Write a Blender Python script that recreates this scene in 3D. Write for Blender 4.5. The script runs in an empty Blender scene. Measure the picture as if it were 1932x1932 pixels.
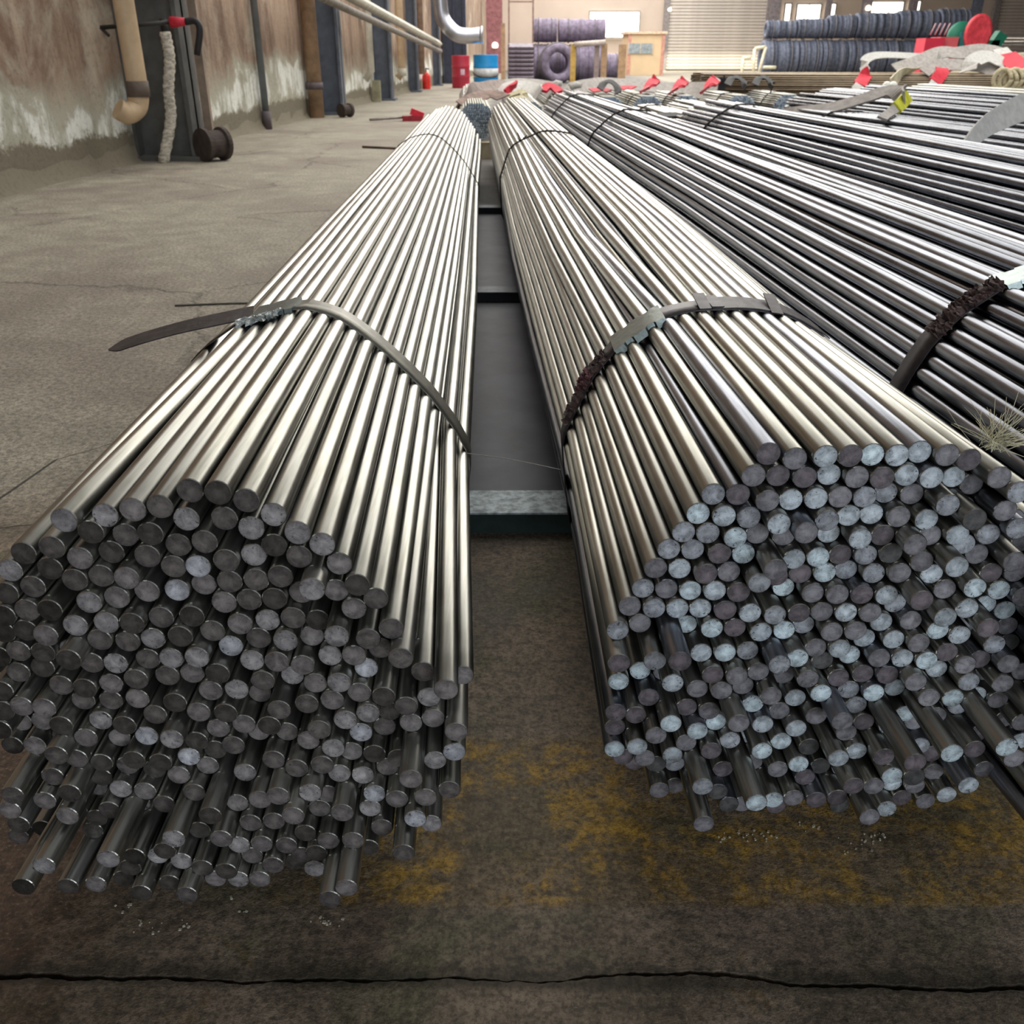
import bpy, bmesh, math, random
import numpy as np
from mathutils import Vector, Matrix, Euler

SC = bpy.context.scene
COL = SC.collection
PI = math.pi
rnd = random.Random(7)

# ------------------------------------------------------------------ camera, world, lights, exposure
F_PX, CX, CY = 1720.0, 966.0, 966.0
PITCH = math.atan(866.0 / 1720.0)
CAM_H = 0.90
cam_data = bpy.data.cameras.new('camera')
cam_data.sensor_width = 36.0
cam_data.lens = F_PX / 1932.0 * 36.0
cam_data.clip_start = 0.02
cam_data.clip_end = 300
cam_data.dof.use_dof = True
cam_data.dof.focus_distance = 1.15
cam_data.dof.aperture_fstop = 13.0
cam = bpy.data.objects.new('camera', cam_data)
cam.location = (0, 0, CAM_H)
cam.rotation_euler = (PI / 2 - PITCH, 0, 0)
COL.objects.link(cam)
SC.camera = cam

world = bpy.data.worlds.new('world')
SC.world = world
world.use_nodes = True
world.node_tree.nodes['Background'].inputs[0].default_value = (0.80, 0.88, 1.0, 1)
world.node_tree.nodes['Background'].inputs[1].default_value = 1.0

SC.view_settings.view_transform = 'Standard'
SC.view_settings.look = 'None'
SC.view_settings.exposure = 0.0
SC.view_settings.gamma = 1.0
SC.view_settings.use_curve_mapping = False
SC.cycles.adaptive_threshold = 0.02
SC.cycles.max_bounces = 5
SC.cycles.diffuse_bounces = 3
SC.cycles.glossy_bounces = 1
SC.cycles.sample_clamp_indirect = 4.0


def area(name, loc, rot, sx, sy, power, col=(1, 1, 1)):
    l = bpy.data.lights.new(name, 'AREA')
    l.shape = 'RECTANGLE'
    l.size, l.size_y = sx, sy
    l.energy = power
    l.color = col
    o = bpy.data.objects.new(name, l)
    o.location = loc
    o.rotation_euler = rot
    COL.objects.link(o)
    return o


# translucent roof sheets over the middle of the hall, clerestory in the far gable, open gate behind the camera
area('skylight_near', (3.5, 15.6, 8.9), (0, 0, 0), 17.0, 20.4, 3300, (1.0, 0.98, 0.92))
area('skylight_far', (3.0, 41.5, 8.9), (0, 0, 0), 15.0, 31.0, 7400, (1.0, 0.98, 0.92))
area('fill_over_camera', (1.0, -2.5, 8.9), (0, 0, 0), 14.0, 8.0, 60, (0.92, 0.96, 1.0))  # added dim fill above the camera for the foreground, no roof sheet there
area('clerestory', (4.5, 57.5, 6.6), (-PI / 2, 0, 0), 13.0, 3.6, 680, (1.0, 0.98, 0.92))
area('rear_gate', (5.0, -7.4, 2.6), (PI / 2, 0, 0), 10.0, 4.8, 640, (0.86, 0.93, 1.0))
area('door_gap_light', (12.0, 56.6, 1.0), (0, 0, 0), 17.0, 1.2, 420, (1.0, 0.93, 0.72))

# ------------------------------------------------------------------ pixel <-> world helpers (measuring only)
CT, ST = math.cos(PITCH), math.sin(PITCH)


def at(u, v, d):
    """point on the sight line of photo pixel (u, v) at forward distance d"""
    a, b = (u - CX) / F_PX, (v - CY) / F_PX
    fw = CT - b * ST
    return Vector((a / fw * d, d, CAM_H - (ST + b * CT) / fw * d))


def gz(u, v, z):
    """point of height z on the sight line of photo pixel (u, v)"""
    a, b = (u - CX) / F_PX, (v - CY) / F_PX
    fw = CT - b * ST
    dd = (CAM_H - z) / ((ST + b * CT) / fw)
    return Vector((a / fw * dd, dd, z))


# ------------------------------------------------------------------ materials
MATS = {}


def srgb(r, g, b):
    f = lambda c: ((c / 255.0 + 0.055) / 1.055) ** 2.4 if c > 10 else c / 255.0 / 12.92
    return (f(r), f(g), f(b), 1)


def nt_new(name):
    m = bpy.data.materials.new(name)
    m.use_nodes = True
    nt = m.node_tree
    return m, nt, nt.nodes['Principled BSDF']


def N(nt, typ, **kw):
    n = nt.nodes.new(typ)
    for k, v in kw.items():
        if k in n.bl_rna.properties:
            setattr(n, k, v)
        else:
            n.inputs[k.replace('_', ' ')].default_value = v
    return n


def math_n(nt, op, a, b=None, c=None, clamp=False):
    n = nt.nodes.new('ShaderNodeMath')
    n.operation = op
    n.use_clamp = clamp
    for i, x in enumerate((a, b, c)):
        if x is None:
            continue
        if isinstance(x, (int, float)):
            n.inputs[i].default_value = x
        else:
            nt.links.new(x, n.inputs[i])
    return n.outputs[0]


def mixc(nt, fac, a, b):
    n = nt.nodes.new('ShaderNodeMix')
    n.data_type = 'RGBA'
    for sock, x in ((n.inputs[0], fac), (n.inputs[6], a), (n.inputs[7], b)):
        if isinstance(x, (int, float, tuple)):
            sock.default_value = x
        else:
            nt.links.new(x, sock)
    return n.outputs[2]


def ramp(nt, x, p0, p1, v0=0.0, v1=1.0, smooth=True):
    n = nt.nodes.new('ShaderNodeMapRange')
    if smooth:
        n.interpolation_type = 'SMOOTHSTEP'
    nt.links.new(x, n.inputs[0])
    n.inputs[1].default_value, n.inputs[2].default_value = p0, p1
    n.inputs[3].default_value, n.inputs[4].default_value = v0, v1
    return n.outputs[0]


def noise(nt, vec, scale, detail=4, rough=0.55, dist=0.0, out=0):
    n = nt.nodes.new('ShaderNodeTexNoise')
    n.inputs['Scale'].default_value = scale
    n.inputs['Detail'].default_value = detail
    n.inputs['Roughness'].default_value = rough
    n.inputs['Distortion'].default_value = dist
    if vec is not None:
        nt.links.new(vec, n.inputs['Vector'])
    return n.outputs[out]


def coords(nt, kind='Object', scale=(1, 1, 1), loc=(0, 0, 0)):
    tc = nt.nodes.new('ShaderNodeTexCoord')
    mp = nt.nodes.new('ShaderNodeMapping')
    mp.inputs['Scale'].default_value = scale
    mp.inputs['Location'].default_value = loc
    nt.links.new(tc.outputs[kind], mp.inputs['Vector'])
    return mp.outputs[0]


def world_pos(nt):
    return nt.nodes.new('ShaderNodeNewGeometry').outputs['Position']


def bump(nt, bsdf, h, strength, dist=0.01):
    b = nt.nodes.new('ShaderNodeBump')
    b.inputs['Strength'].default_value = strength
    b.inputs['Distance'].default_value = dist
    nt.links.new(h, b.inputs['Height'])
    nt.links.new(b.outputs[0], bsdf.inputs['Normal'])


def mat(name, col, rough=0.6, metal=0.0, var=0.25, scale=8.0, bumps=0.15, stretch=(1, 1, 1), emit=None, kind='Object'):
    """general painted / worn surface with mottled colour"""
    if name in MATS:
        return MATS[name]
    m, nt, bs = nt_new(name)
    c = srgb(*col)
    v = coords(nt, kind, stretch)
    n1 = noise(nt, v, scale, 5, 0.6)
    f = ramp(nt, n1, 0.3, 0.7)
    lo = tuple(x * (1 - var) for x in c[:3]) + (1,)
    hi = tuple(min(1, x * (1 + var)) for x in c[:3]) + (1,)
    nt.links.new(mixc(nt, f, lo, hi), bs.inputs['Base Color'])
    bs.inputs['Roughness'].default_value = rough
    bs.inputs['Metallic'].default_value = metal
    if bumps:
        bump(nt, bs, n1, bumps, 0.02)
    if emit:
        bs.inputs['Emission Color'].default_value = srgb(*emit[0])
        bs.inputs['Emission Strength'].default_value = emit[1]
    MATS[name] = m
    return m


def steel_mat(name, c0, c1, rough):
    m, nt, bs = nt_new(name)
    tc = nt.nodes.new('ShaderNodeTexCoord')
    oi = nt.nodes.new('ShaderNodeObjectInfo')
    add = nt.nodes.new('ShaderNodeVectorMath')
    add.operation = 'ADD'
    nt.links.new(tc.outputs['Object'], add.inputs[0])
    cmb = nt.nodes.new('ShaderNodeCombineXYZ')
    r7 = math_n(nt, 'MULTIPLY', oi.outputs['Random'], 37.0)
    nt.links.new(r7, cmb.inputs[0])
    nt.links.new(r7, cmb.inputs[1])
    nt.links.new(cmb.outputs[0], add.inputs[1])
    mp = nt.nodes.new('ShaderNodeMapping')
    mp.inputs['Scale'].default_value = (1.0, 0.02, 1.0)
    nt.links.new(add.outputs[0], mp.inputs['Vector'])
    streak = noise(nt, mp.outputs[0], 260, 3, 0.6)
    blot = noise(nt, add.outputs[0], 9, 4, 0.6)
    f = math_n(nt, 'MULTIPLY_ADD', streak, 0.55, math_n(nt, 'MULTIPLY', blot, 0.45))
    ff = ramp(nt, f, 0.35, 0.65)
    colr = mixc(nt, ff, srgb(*c0), srgb(*c1))
    tint = mixc(nt, math_n(nt, 'MULTIPLY', oi.outputs['Random'], 0.30), colr, (0.20, 0.20, 0.21, 1))
    spots = noise(nt, add.outputs[0], 420, 2, 0.5)
    colr2 = mixc(nt, ramp(nt, spots, 0.72, 0.78, 0, 0.15), tint, (0.12, 0.10, 0.08, 1))
    nt.links.new(colr2, bs.inputs['Base Color'])
    bs.inputs['Metallic'].default_value = 1.0
    nt.links.new(ramp(nt, blot, 0.3, 0.7, rough - 0.03, rough + 0.05), bs.inputs['Roughness'])
    MATS[name] = m
    return m


def end_mat(name, col, bright_face):
    """saw-cut bar end: grey disc, lighter middle, scratches and pits"""
    m, nt, bs = nt_new(name)
    c = srgb(*col)
    tc = nt.nodes.new('ShaderNodeTexCoord')
    oi = nt.nodes.new('ShaderNodeObjectInfo')
    sep = nt.nodes.new('ShaderNodeSeparateXYZ')
    nt.links.new(tc.outputs['Object'], sep.inputs[0])
    r2 = math_n(nt, 'ADD', math_n(nt, 'POWER', sep.outputs[0], 2.0), math_n(nt, 'POWER', sep.outputs[2], 2.0))
    r = math_n(nt, 'SQRT', r2)
    shift = nt.nodes.new('ShaderNodeVectorMath')
    shift.operation = 'ADD'
    cmb = nt.nodes.new('ShaderNodeCombineXYZ')
    rr = math_n(nt, 'MULTIPLY', oi.outputs['Random'], 53.0)
    for i in range(3):
        nt.links.new(rr, cmb.inputs[i])
    nt.links.new(tc.outputs['Object'], shift.inputs[0])
    nt.links.new(cmb.outputs[0], shift.inputs[1])
    big = noise(nt, shift.outputs[0], 95, 4, 0.6, 0.6)
    fine = noise(nt, shift.outputs[0], 700, 3, 0.65)
    pit = noise(nt, shift.outputs[0], 330, 2, 0.5)
    cen = ramp(nt, r, 0.0, 0.008, 0.34, 0.0)
    lum = math_n(nt, 'ADD', math_n(nt, 'MULTIPLY_ADD', ramp(nt, big, 0.28, 0.72), 0.62, 0.42), cen)
    lum = math_n(nt, 'ADD', lum, math_n(nt, 'MULTIPLY_ADD', fine, 0.55, -0.27))
    lum = math_n(nt, 'MULTIPLY', lum, ramp(nt, oi.outputs['Random'], 0, 1, 0.86, 1.14, False))
    mul = nt.nodes.new('ShaderNodeVectorMath')
    mul.operation = 'SCALE'
    mul.inputs[0].default_value = c[:3]
    nt.links.new(lum, mul.inputs['Scale'])
    pf = ramp(nt, pit, 0.62 if bright_face else 0.68, 0.70 if bright_face else 0.76, 0, 0.9)  # brighter, more polished end faces carry more pits
    edge = ramp(nt, r, 0.0085, 0.012, 0.0, 0.25)
    colr = mixc(nt, math_n(nt, 'MULTIPLY', pf, ramp(nt, r, 0.002, 0.011, 0.2, 1.0)), mul.outputs[0], (0.012, 0.012, 0.014, 1))
    colr = mixc(nt, edge, colr, (0.03, 0.03, 0.032, 1))
    nt.links.new(colr, bs.inputs['Base Color'])
    bs.inputs['Metallic'].default_value = 0.35
    bs.inputs['Roughness'].default_value = 0.48
    bump(nt, bs, fine, 0.25, 0.0006)
    MATS[name] = m
    return m


BAR = steel_mat('bright_bar_steel', (170, 168, 158), (198, 196, 188), 0.32)
BAR_COOL = steel_mat('bright_bar_steel_cool', (146, 148, 156), (178, 181, 190), 0.32)
BAR_DARK = steel_mat('bright_bar_steel_dark', (100, 102, 110), (136, 139, 148), 0.27)
BAR_TAN = steel_mat('bar_steel_tan', (120, 104, 82), (160, 142, 116), 0.42)
END_L = {k: end_mat('bar_end_grey_%d' % k, c, k > 4) for k, c in
         {1: (62, 60, 56), 2: (84, 80, 76), 3: (112, 106, 104), 4: (140, 134, 134), 5: (168, 164, 166), 6: (202, 204, 212), 7: (215, 220, 228)}.items()}
END_R = {k: end_mat('bar_end_blue_%d' % k, c, k > 4) for k, c in
         {1: (70, 68, 68), 2: (92, 92, 92), 3: (118, 110, 116), 4: (142, 140, 146), 5: (168, 172, 180), 6: (196, 206, 214), 7: (214, 230, 238)}.items()}
END_FAR = mat('far_bar_ends', (178, 196, 226), 0.6, 0.1, 0.5, 220, 0)
STRAP = mat('steel_strap', (120, 118, 110), 0.42, 0.85, 0.2, 30, 0.05)
STRAP_DK = mat('dark_steel_strap', (74, 70, 72), 0.5, 0.75, 0.25, 40, 0.1)
SEAL = mat('galvanised_seal', (150, 160, 158), 0.35, 0.9, 0.15, 60, 0.05)
TORN = mat('torn_wrapping_paper', (92, 76, 76), 0.85, 0.0, 0.55, 45, 0.8)
TORN_RED = mat('torn_wrapping_red', (120, 78, 84), 0.85, 0.0, 0.5, 45, 0.8)
WIRE = mat('binding_wire', (48, 44, 42), 0.6, 0.6, 0.3, 40, 0)
BEAM_G = mat('green_painted_steel', (34, 52, 48), 0.6, 0.2, 0.4, 14, 0.1)
SLING = mat('white_webbing_sling', (198, 196, 192), 0.85, 0, 0.12, 30, 0.1)
SLING_G = mat('grey_webbing_sling', (168, 162, 158), 0.88, 0, 0.18, 22, 0.1)
RED = mat('red_sleeve', (205, 40, 62), 0.6, 0, 0.2, 20, 0.05)
YEL = mat('yellow_green_sleeve', (205, 205, 30), 0.6, 0, 0.2, 20, 0.05)
BLACK = mat('black_rubber', (34, 32, 34), 0.6, 0, 0.25, 16, 0.05)
COIL = mat('hazed_dark_wire_coil', (98, 104, 122), 0.65, 0.25, 0.3, 10, 0.1)  # coil steel lightened, distance haze put into its colour
COIL2 = mat('haze_tinted_wire_coil', (126, 115, 136), 0.7, 0.1, 0.3, 8, 0.1)  # purple lift is air haze put into the coil colour


# ------------------------------------------------------------------ mesh helpers
class MB:
    def __init__(self):
        self.v, self.f, self.m, self.s = [], [], [], []

    def quad_box(self, cx, cy, cz, sx, sy, sz, rot=None, mi=0):
        b = len(self.v)
        M = rot or Matrix.Identity(3)
        for dx, dy, dz in ((-1, -1, -1), (1, -1, -1), (1, 1, -1), (-1, 1, -1), (-1, -1, 1), (1, -1, 1), (1, 1, 1), (-1, 1, 1)):
            p = M @ Vector((dx * sx / 2, dy * sy / 2, dz * sz / 2)) + Vector((cx, cy, cz))
            self.v.append(tuple(p))
        for q in ((0, 3, 2, 1), (4, 5, 6, 7), (0, 1, 5, 4), (1, 2, 6, 5), (2, 3, 7, 6), (3, 0, 4, 7)):
            self.f.append(tuple(b + i for i in q)); self.m.append(mi); self.s.append(False)
        return self

    def tube(self, pts, r, n=10, cap=True, mi=0, capmi=None):
        pts = [Vector(p) for p in pts]
        rs = r if isinstance(r, (list, tuple)) else [r] * len(pts)
        b = len(self.v)
        T = []
        for i in range(len(pts)):
            a, c = pts[max(0, i - 1)], pts[min(len(pts) - 1, i + 1)]
            T.append((c - a).normalized())
        up = Vector((0, 0, 1)) if abs(T[0].z) < 0.9 else Vector((1, 0, 0))
        x = T[0].cross(up).normalized()
        for i, p in enumerate(pts):
            x = (x - T[i] * x.dot(T[i])).normalized()
            y = T[i].cross(x)
            for k in range(n):
                a = 2 * PI * k / n
                self.v.append(tuple(p + (x * math.cos(a) + y * math.sin(a)) * rs[i]))
        for i in range(len(pts) - 1):
            for k in range(n):
                k2 = (k + 1) % n
                self.f.append((b + i * n + k, b + (i + 1) * n + k, b + (i + 1) * n + k2, b + i * n + k2))
                self.m.append(mi); self.s.append(True)
        if cap:
            e = b + (len(pts) - 1) * n
            self.f.append(tuple(b + k for k in range(n))); self.m.append(mi if capmi is None else capmi); self.s.append(False)
            self.f.append(tuple(e + k for k in reversed(range(n)))); self.m.append(mi if capmi is None else capmi); self.s.append(False)
        return self

    def lathe(self, prof, n=24, axis='Z', loc=(0, 0, 0), mi=0, closed=False, smooth=True):
        b = len(self.v)
        loc = Vector(loc)
        for r, h in prof:
            for k in range(n):
                a = 2 * PI * k / n
                c, s = r * math.cos(a), r * math.sin(a)
                p = {'Z': (c, s, h), 'Y': (c, h, s), 'X': (h, c, s)}[axis]
                self.v.append(tuple(loc + Vector(p)))
        m = len(prof)
        for i in range(m if closed else m - 1):
            j = (i + 1) % m
            for k in range(n):
                k2 = (k + 1) % n
                self.f.append((b + i * n + k, b + i * n + k2, b + j * n + k2, b + j * n + k))
                self.m.append(mi); self.s.append(smooth)
        return self

    def ribbon(self, pts, w, th, wdir, mi=0, wid=None):
        """flat band along pts; wdir one vector or one per point; thickness th"""
        pts = [Vector(p) for p in pts]
        n = len(pts)
        b = len(self.v)
        for i, p in enumerate(pts):
            a, c = pts[max(0, i - 1)], pts[min(n - 1, i + 1)]
            t = (c - a).normalized()
            wd = Vector(wdir[i] if isinstance(wdir, list) else wdir)
            wd = (wd - t * wd.dot(t)).normalized()
            nn = t.cross(wd)
            ww = (wid[i] if wid else w) / 2
            for sx, sz in ((-1, -1), (1, -1), (1, 1), (-1, 1)):
                self.v.append(tuple(p + wd * ww * sx + nn * th / 2 * sz))
        for i in range(n - 1):
            for k in range(4):
                k2 = (k + 1) % 4
                self.f.append((b + i * 4 + k, b + (i + 1) * 4 + k, b + (i + 1) * 4 + k2, b + i * 4 + k2))
                self.m.append(mi); self.s.append(False)
        self.f.append((b, b + 1, b + 2, b + 3)); self.m.append(mi); self.s.append(False)
        e = b + (n - 1) * 4
        self.f.append((e + 3, e + 2, e + 1, e)); self.m.append(mi); self.s.append(False)
        return self

    def build(self, name, mats, parent=None, origin=None, **props):
        """world-coordinate geometry -> one object whose origin sits at ORIGIN"""
        if not isinstance(mats, (list, tuple)):
            mats = [mats]
        if origin is None:
            a = np.array(self.v)
            origin = ((a[:, 0].min() + a[:, 0].max()) / 2, (a[:, 1].min() + a[:, 1].max()) / 2, a[:, 2].min())
        o0 = Vector(origin)
        me = bpy.data.meshes.new(name)
        me.from_pydata([(x - o0.x, y - o0.y, z - o0.z) for x, y, z in self.v], [], self.f)
        for mm in mats:
            me.materials.append(mm)
        me.polygons.foreach_set('material_index', self.m)
        me.polygons.foreach_set('use_smooth', self.s)
        me.update()
        ob = bpy.data.objects.new(name, me)
        COL.objects.link(ob)
        if parent is not None:
            ob.parent = parent
            ob.location = o0 - wloc(parent)
        else:
            ob.location = o0
        for k, v in props.items():
            ob[k] = v
        return ob


def wloc(o):
    p = Vector(o.location)
    while o.parent is not None:
        o = o.parent
        p += Vector(o.location)
    return p


def thing(name, loc, label, cat, group=None):
    o = bpy.data.objects.new(name, None)
    o.empty_display_size = 0.1
    o.location = loc
    o['label'] = label
    o['category'] = cat
    if group:
        o['group'] = group
    COL.objects.link(o)
    return o


def tag(o, label, cat, group=None):
    o['label'] = label
    o['category'] = cat
    if group:
        o['group'] = group
    return o


def arc_pts(pts, sub=6):
    """Catmull-Rom through pts"""
    P = [Vector(p) for p in pts]
    P = [P[0] * 2 - P[1]] + P + [P[-1] * 2 - P[-2]]
    out = []
    for i in range(1, len(P) - 2):
        for k in range(sub):
            t = k / sub
            a, b, c, d = P[i - 1], P[i], P[i + 1], P[i + 2]
            out.append(0.5 * ((2 * b) + (c - a) * t + (2 * a - 5 * b + 4 * c - d) * t * t + (3 * b - a - 3 * c + d) * t ** 3))
    out.append(P[-2])
    return out


def hull2(pts):
    pts = sorted(set((round(float(x), 5), round(float(y), 5)) for x, y in pts))
    def half(ps):
        h = []
        for p in ps:
            while len(h) > 1 and (h[-1][0] - h[-2][0]) * (p[1] - h[-2][1]) - (h[-1][1] - h[-2][1]) * (p[0] - h[-2][0]) <= 0:
                h.pop()
            h.append(p)
        return h
    a, b = half(pts), half(pts[::-1])
    return a[:-1] + b[:-1]


def offset_loop(P, rad, n=64):
    """closed loop (support function) around points P at distance rad, evenly resampled"""
    P = np.asarray(P)
    H = np.array(hull2(P))
    out = []
    m = len(H)
    for i in range(m):
        p0, p1, p2 = H[i - 1], H[i], H[(i + 1) % m]
        a0 = math.atan2(p1[1] - p0[1], p1[0] - p0[0]) - PI / 2
        a1 = math.atan2(p2[1] - p1[1], p2[0] - p1[0]) - PI / 2
        while a1 < a0:
            a1 += 2 * PI
        k = max(2, int((a1 - a0) / 0.12) + 1)
        for j in range(k):
            a = a0 + (a1 - a0) * j / (k - 1)
            out.append((p1[0] + rad * math.cos(a), p1[1] + rad * math.sin(a)))
    out = np.array(out)
    seg = np.hypot(*(np.roll(out, -1, 0) - out).T)
    cum = np.concatenate([[0], np.cumsum(seg)])
    closed = np.vstack([out, out[:1]])
    tt = np.linspace(0, cum[-1], n, endpoint=False)
    return np.stack([np.interp(tt, cum, closed[:, 0]), np.interp(tt, cum, closed[:, 1])], 1)


# ------------------------------------------------------------------ building shell
def floor_mat():
    m, nt, bs = nt_new('worn_concrete_floor')
    pos = world_pos(nt)
    sep = nt.nodes.new('ShaderNodeSeparateXYZ')
    nt.links.new(pos, sep.inputs[0])
    X, Y = sep.outputs[0], sep.outputs[1]
    big = noise(nt, pos, 0.9, 6, 0.6, 0.3)
    mid = noise(nt, pos, 6.0, 6, 0.62, 0.4)
    fine = noise(nt, pos, 60, 5, 0.65)
    grit = noise(nt, pos, 330, 3, 0.6)
    wob = math_n(nt, 'MULTIPLY_ADD', mid, 0.5, math_n(nt, 'MULTIPLY_ADD', big, 0.5, -0.5))
    base = mixc(nt, ramp(nt, mid, 0.3, 0.72), srgb(154, 147, 132), srgb(188, 180, 163))
    base = mixc(nt, ramp(nt, big, 0.42, 0.66, 0, 0.7), base, srgb(140, 126, 116))
    # darker, browner storage bay in the foreground, mossy blotches
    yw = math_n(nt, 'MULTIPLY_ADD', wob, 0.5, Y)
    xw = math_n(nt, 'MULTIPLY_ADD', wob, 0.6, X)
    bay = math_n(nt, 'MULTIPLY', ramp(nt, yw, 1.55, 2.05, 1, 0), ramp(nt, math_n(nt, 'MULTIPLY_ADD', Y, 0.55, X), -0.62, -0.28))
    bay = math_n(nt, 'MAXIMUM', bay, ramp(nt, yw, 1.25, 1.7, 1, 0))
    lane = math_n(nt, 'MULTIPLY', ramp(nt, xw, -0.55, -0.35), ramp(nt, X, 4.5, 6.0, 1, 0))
    dull_brown = mixc(nt, ramp(nt, mid, 0.38, 0.62), srgb(114, 101, 84), srgb(154, 137, 118))
    dull_brown = mixc(nt, ramp(nt, noise(nt, pos, 3.1, 5, 0.6, 0.8), 0.5, 0.62, 0, 0.7), dull_brown, srgb(98, 98, 70))
    dull_brown = mixc(nt, ramp(nt, noise(nt, pos, 4.3, 5, 0.6, 1.0), 0.54, 0.66, 0, 0.6), dull_brown, srgb(132, 112, 98))
    base = mixc(nt, math_n(nt, 'MULTIPLY', lane, 0.75), base, srgb(74, 74, 80))  # storage lane tinted dark, mostly shade between the bundles put into the colour
    base = mixc(nt, bay, base, dull_brown)
    # worn yellow bay line
    pn = math_n(nt, 'MULTIPLY_ADD', noise(nt, pos, 6.5, 7, 0.7, 0.4), 0.6, math_n(nt, 'MULTIPLY', noise(nt, pos, 42, 6, 0.75, 0.3), 0.4))
    line = math_n(nt, 'MULTIPLY', ramp(nt, Y, 0.745, 0.765), ramp(nt, Y, 1.02, 1.06, 1, 0))
    line = math_n(nt, 'MULTIPLY', line, ramp(nt, X, -0.36, -0.16))
    paint = math_n(nt, 'MULTIPLY', line, ramp(nt, pn, 0.46, 0.60))
    base = mixc(nt, math_n(nt, 'MULTIPLY', line, 0.45), base, srgb(124, 104, 70))
    base = mixc(nt, math_n(nt, 'MULTIPLY', paint, 0.70), base, srgb(214, 166, 48))
    spl = math_n(nt, 'MULTIPLY', ramp(nt, noise(nt, pos, 5.2, 6, 0.7, 0.4), 0.6, 0.7), ramp(nt, Y, 1.0, 1.3, 1, 0))
    base = mixc(nt, math_n(nt, 'MULTIPLY', spl, 0.45), base, srgb(140, 108, 36))
    # rust under the left bundle
    rust = math_n(nt, 'MULTIPLY', ramp(nt, xw, -0.45, -0.62), ramp(nt, Y, 1.0, 1.3, 1, 0))
    base = mixc(nt, math_n(nt, 'MULTIPLY', rust, 0.7), base, srgb(86, 54, 34))
    # speckle
    base = mixc(nt, ramp(nt, fine, 0.35, 0.62, 0.5, 0), base, srgb(34, 32, 28))
    g2 = noise(nt, pos, 150, 4, 0.7)
    base = mixc(nt, ramp(nt, g2, 0.52, 0.40, 0, 0.45), base, srgb(40, 36, 30))
    base = mixc(nt, ramp(nt, g2, 0.55, 0.68, 0, 0.35), base, srgb(170, 156, 132))
    base = mixc(nt, ramp(nt, grit, 0.66, 0.74, 0, 0.5), base, srgb(176, 168, 152))
    base = mixc(nt, ramp(nt, grit, 0.36, 0.28, 0, 0.6), base, srgb(24, 22, 20))
    # hairline cracks
    vo = nt.nodes.new('ShaderNodeTexVoronoi')
    vo.feature = 'DISTANCE_TO_EDGE'
    vo.inputs['Scale'].default_value = 0.62
    dm = nt.nodes.new('ShaderNodeVectorMath')
    dm.operation = 'MULTIPLY_ADD'
    nt.links.new(noise(nt, pos, 3.0, 5, 0.7, 0, 1), dm.inputs[0])
    dm.inputs[1].default_value = (0.3, 0.3, 0.0)
    nt.links.new(pos, dm.inputs[2])
    nt.links.new(dm.outputs[0], vo.inputs['Vector'])
    crack = math_n(nt, 'MULTIPLY', ramp(nt, vo.outputs[0], 0.0, 0.012, 1, 0), math_n(nt, 'MULTIPLY', ramp(nt, big, 0.42, 0.55), ramp(nt, Y, 2.0, 2.6)))
    base = mixc(nt, math_n(nt, 'MULTIPLY', crack, 0.35), base, srgb(30, 28, 26))
    # grime ridge and its shadow band, painted dark beside the slab joint
    jy = math_n(nt, 'ADD', Y, math_n(nt, 'MULTIPLY_ADD', X, 0.012, math_n(nt, 'MULTIPLY_ADD', fine, 0.03, -0.015)))
    ridge = math_n(nt, 'MULTIPLY', ramp(nt, jy, 0.640, 0.652), ramp(nt, jy, 0.658, 0.690, 1, 0))
    base = mixc(nt, math_n(nt, 'MULTIPLY', ridge, 0.65), base, srgb(38, 36, 27))
    # two settled cracks running out from under the left bundle
    for (pa, pb, wd) in ((gz(-40, 968, 0), gz(105, 868, 0), .006), (gz(105, 868, 0), gz(300, 812, 0), .003), (gz(-60, 1004, 0), gz(110, 984, 0), .004)):
        dx, dy = pb.x - pa.x, pb.y - pa.y
        ln = math.hypot(dx, dy)
        wobx = math_n(nt, 'MULTIPLY_ADD', noise(nt, pos, 9, 4, 0.6), 0.05, -0.025)
        ex = math_n(nt, 'SUBTRACT', X, pa.x)
        ey = math_n(nt, 'ADD', math_n(nt, 'SUBTRACT', Y, pa.y), wobx)
        dist = math_n(nt, 'ABSOLUTE', math_n(nt, 'ADD', math_n(nt, 'MULTIPLY', ex, -dy / ln), math_n(nt, 'MULTIPLY', ey, dx / ln)))
        along = math_n(nt, 'ADD', math_n(nt, 'MULTIPLY', ex, dx / ln), math_n(nt, 'MULTIPLY', ey, dy / ln))
        msk = math_n(nt, 'MULTIPLY', ramp(nt, dist, wd * .4, wd, 1, 0), math_n(nt, 'MULTIPLY', math_n(nt, 'GREATER_THAN', along, 0.0), math_n(nt, 'LESS_THAN', along, ln)))
        base = mixc(nt, math_n(nt, 'MULTIPLY', msk, 0.9), base, srgb(28, 26, 23))
    nt.links.new(base, bs.inputs['Base Color'])
    nt.links.new(ramp(nt, mid, 0.3, 0.7, 0.62, 0.85), bs.inputs['Roughness'])
    bs.inputs['Specular IOR Level'].default_value = 0.45
    h = math_n(nt, 'MULTIPLY_ADD', fine, 0.6, math_n(nt, 'MULTIPLY', grit, 0.3))
    h = math_n(nt, 'ADD', h, math_n(nt, 'MULTIPLY', mid, 1.2))
    h = math_n(nt, 'ADD', h, math_n(nt, 'MULTIPLY', crack, -1.5))
    bump(nt, bs, h, 0.55, 0.006)
    return m


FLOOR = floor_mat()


def jag(x, seed, amp):
    return amp * (math.sin(x * 7.1 + seed) * 0.5 + math.sin(x * 17.3 + seed * 2.1) * 0.28 + math.sin(x * 41.0 + seed * 3.3) * 0.22 + math.sin(x * 97 + seed) * 0.14)


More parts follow.
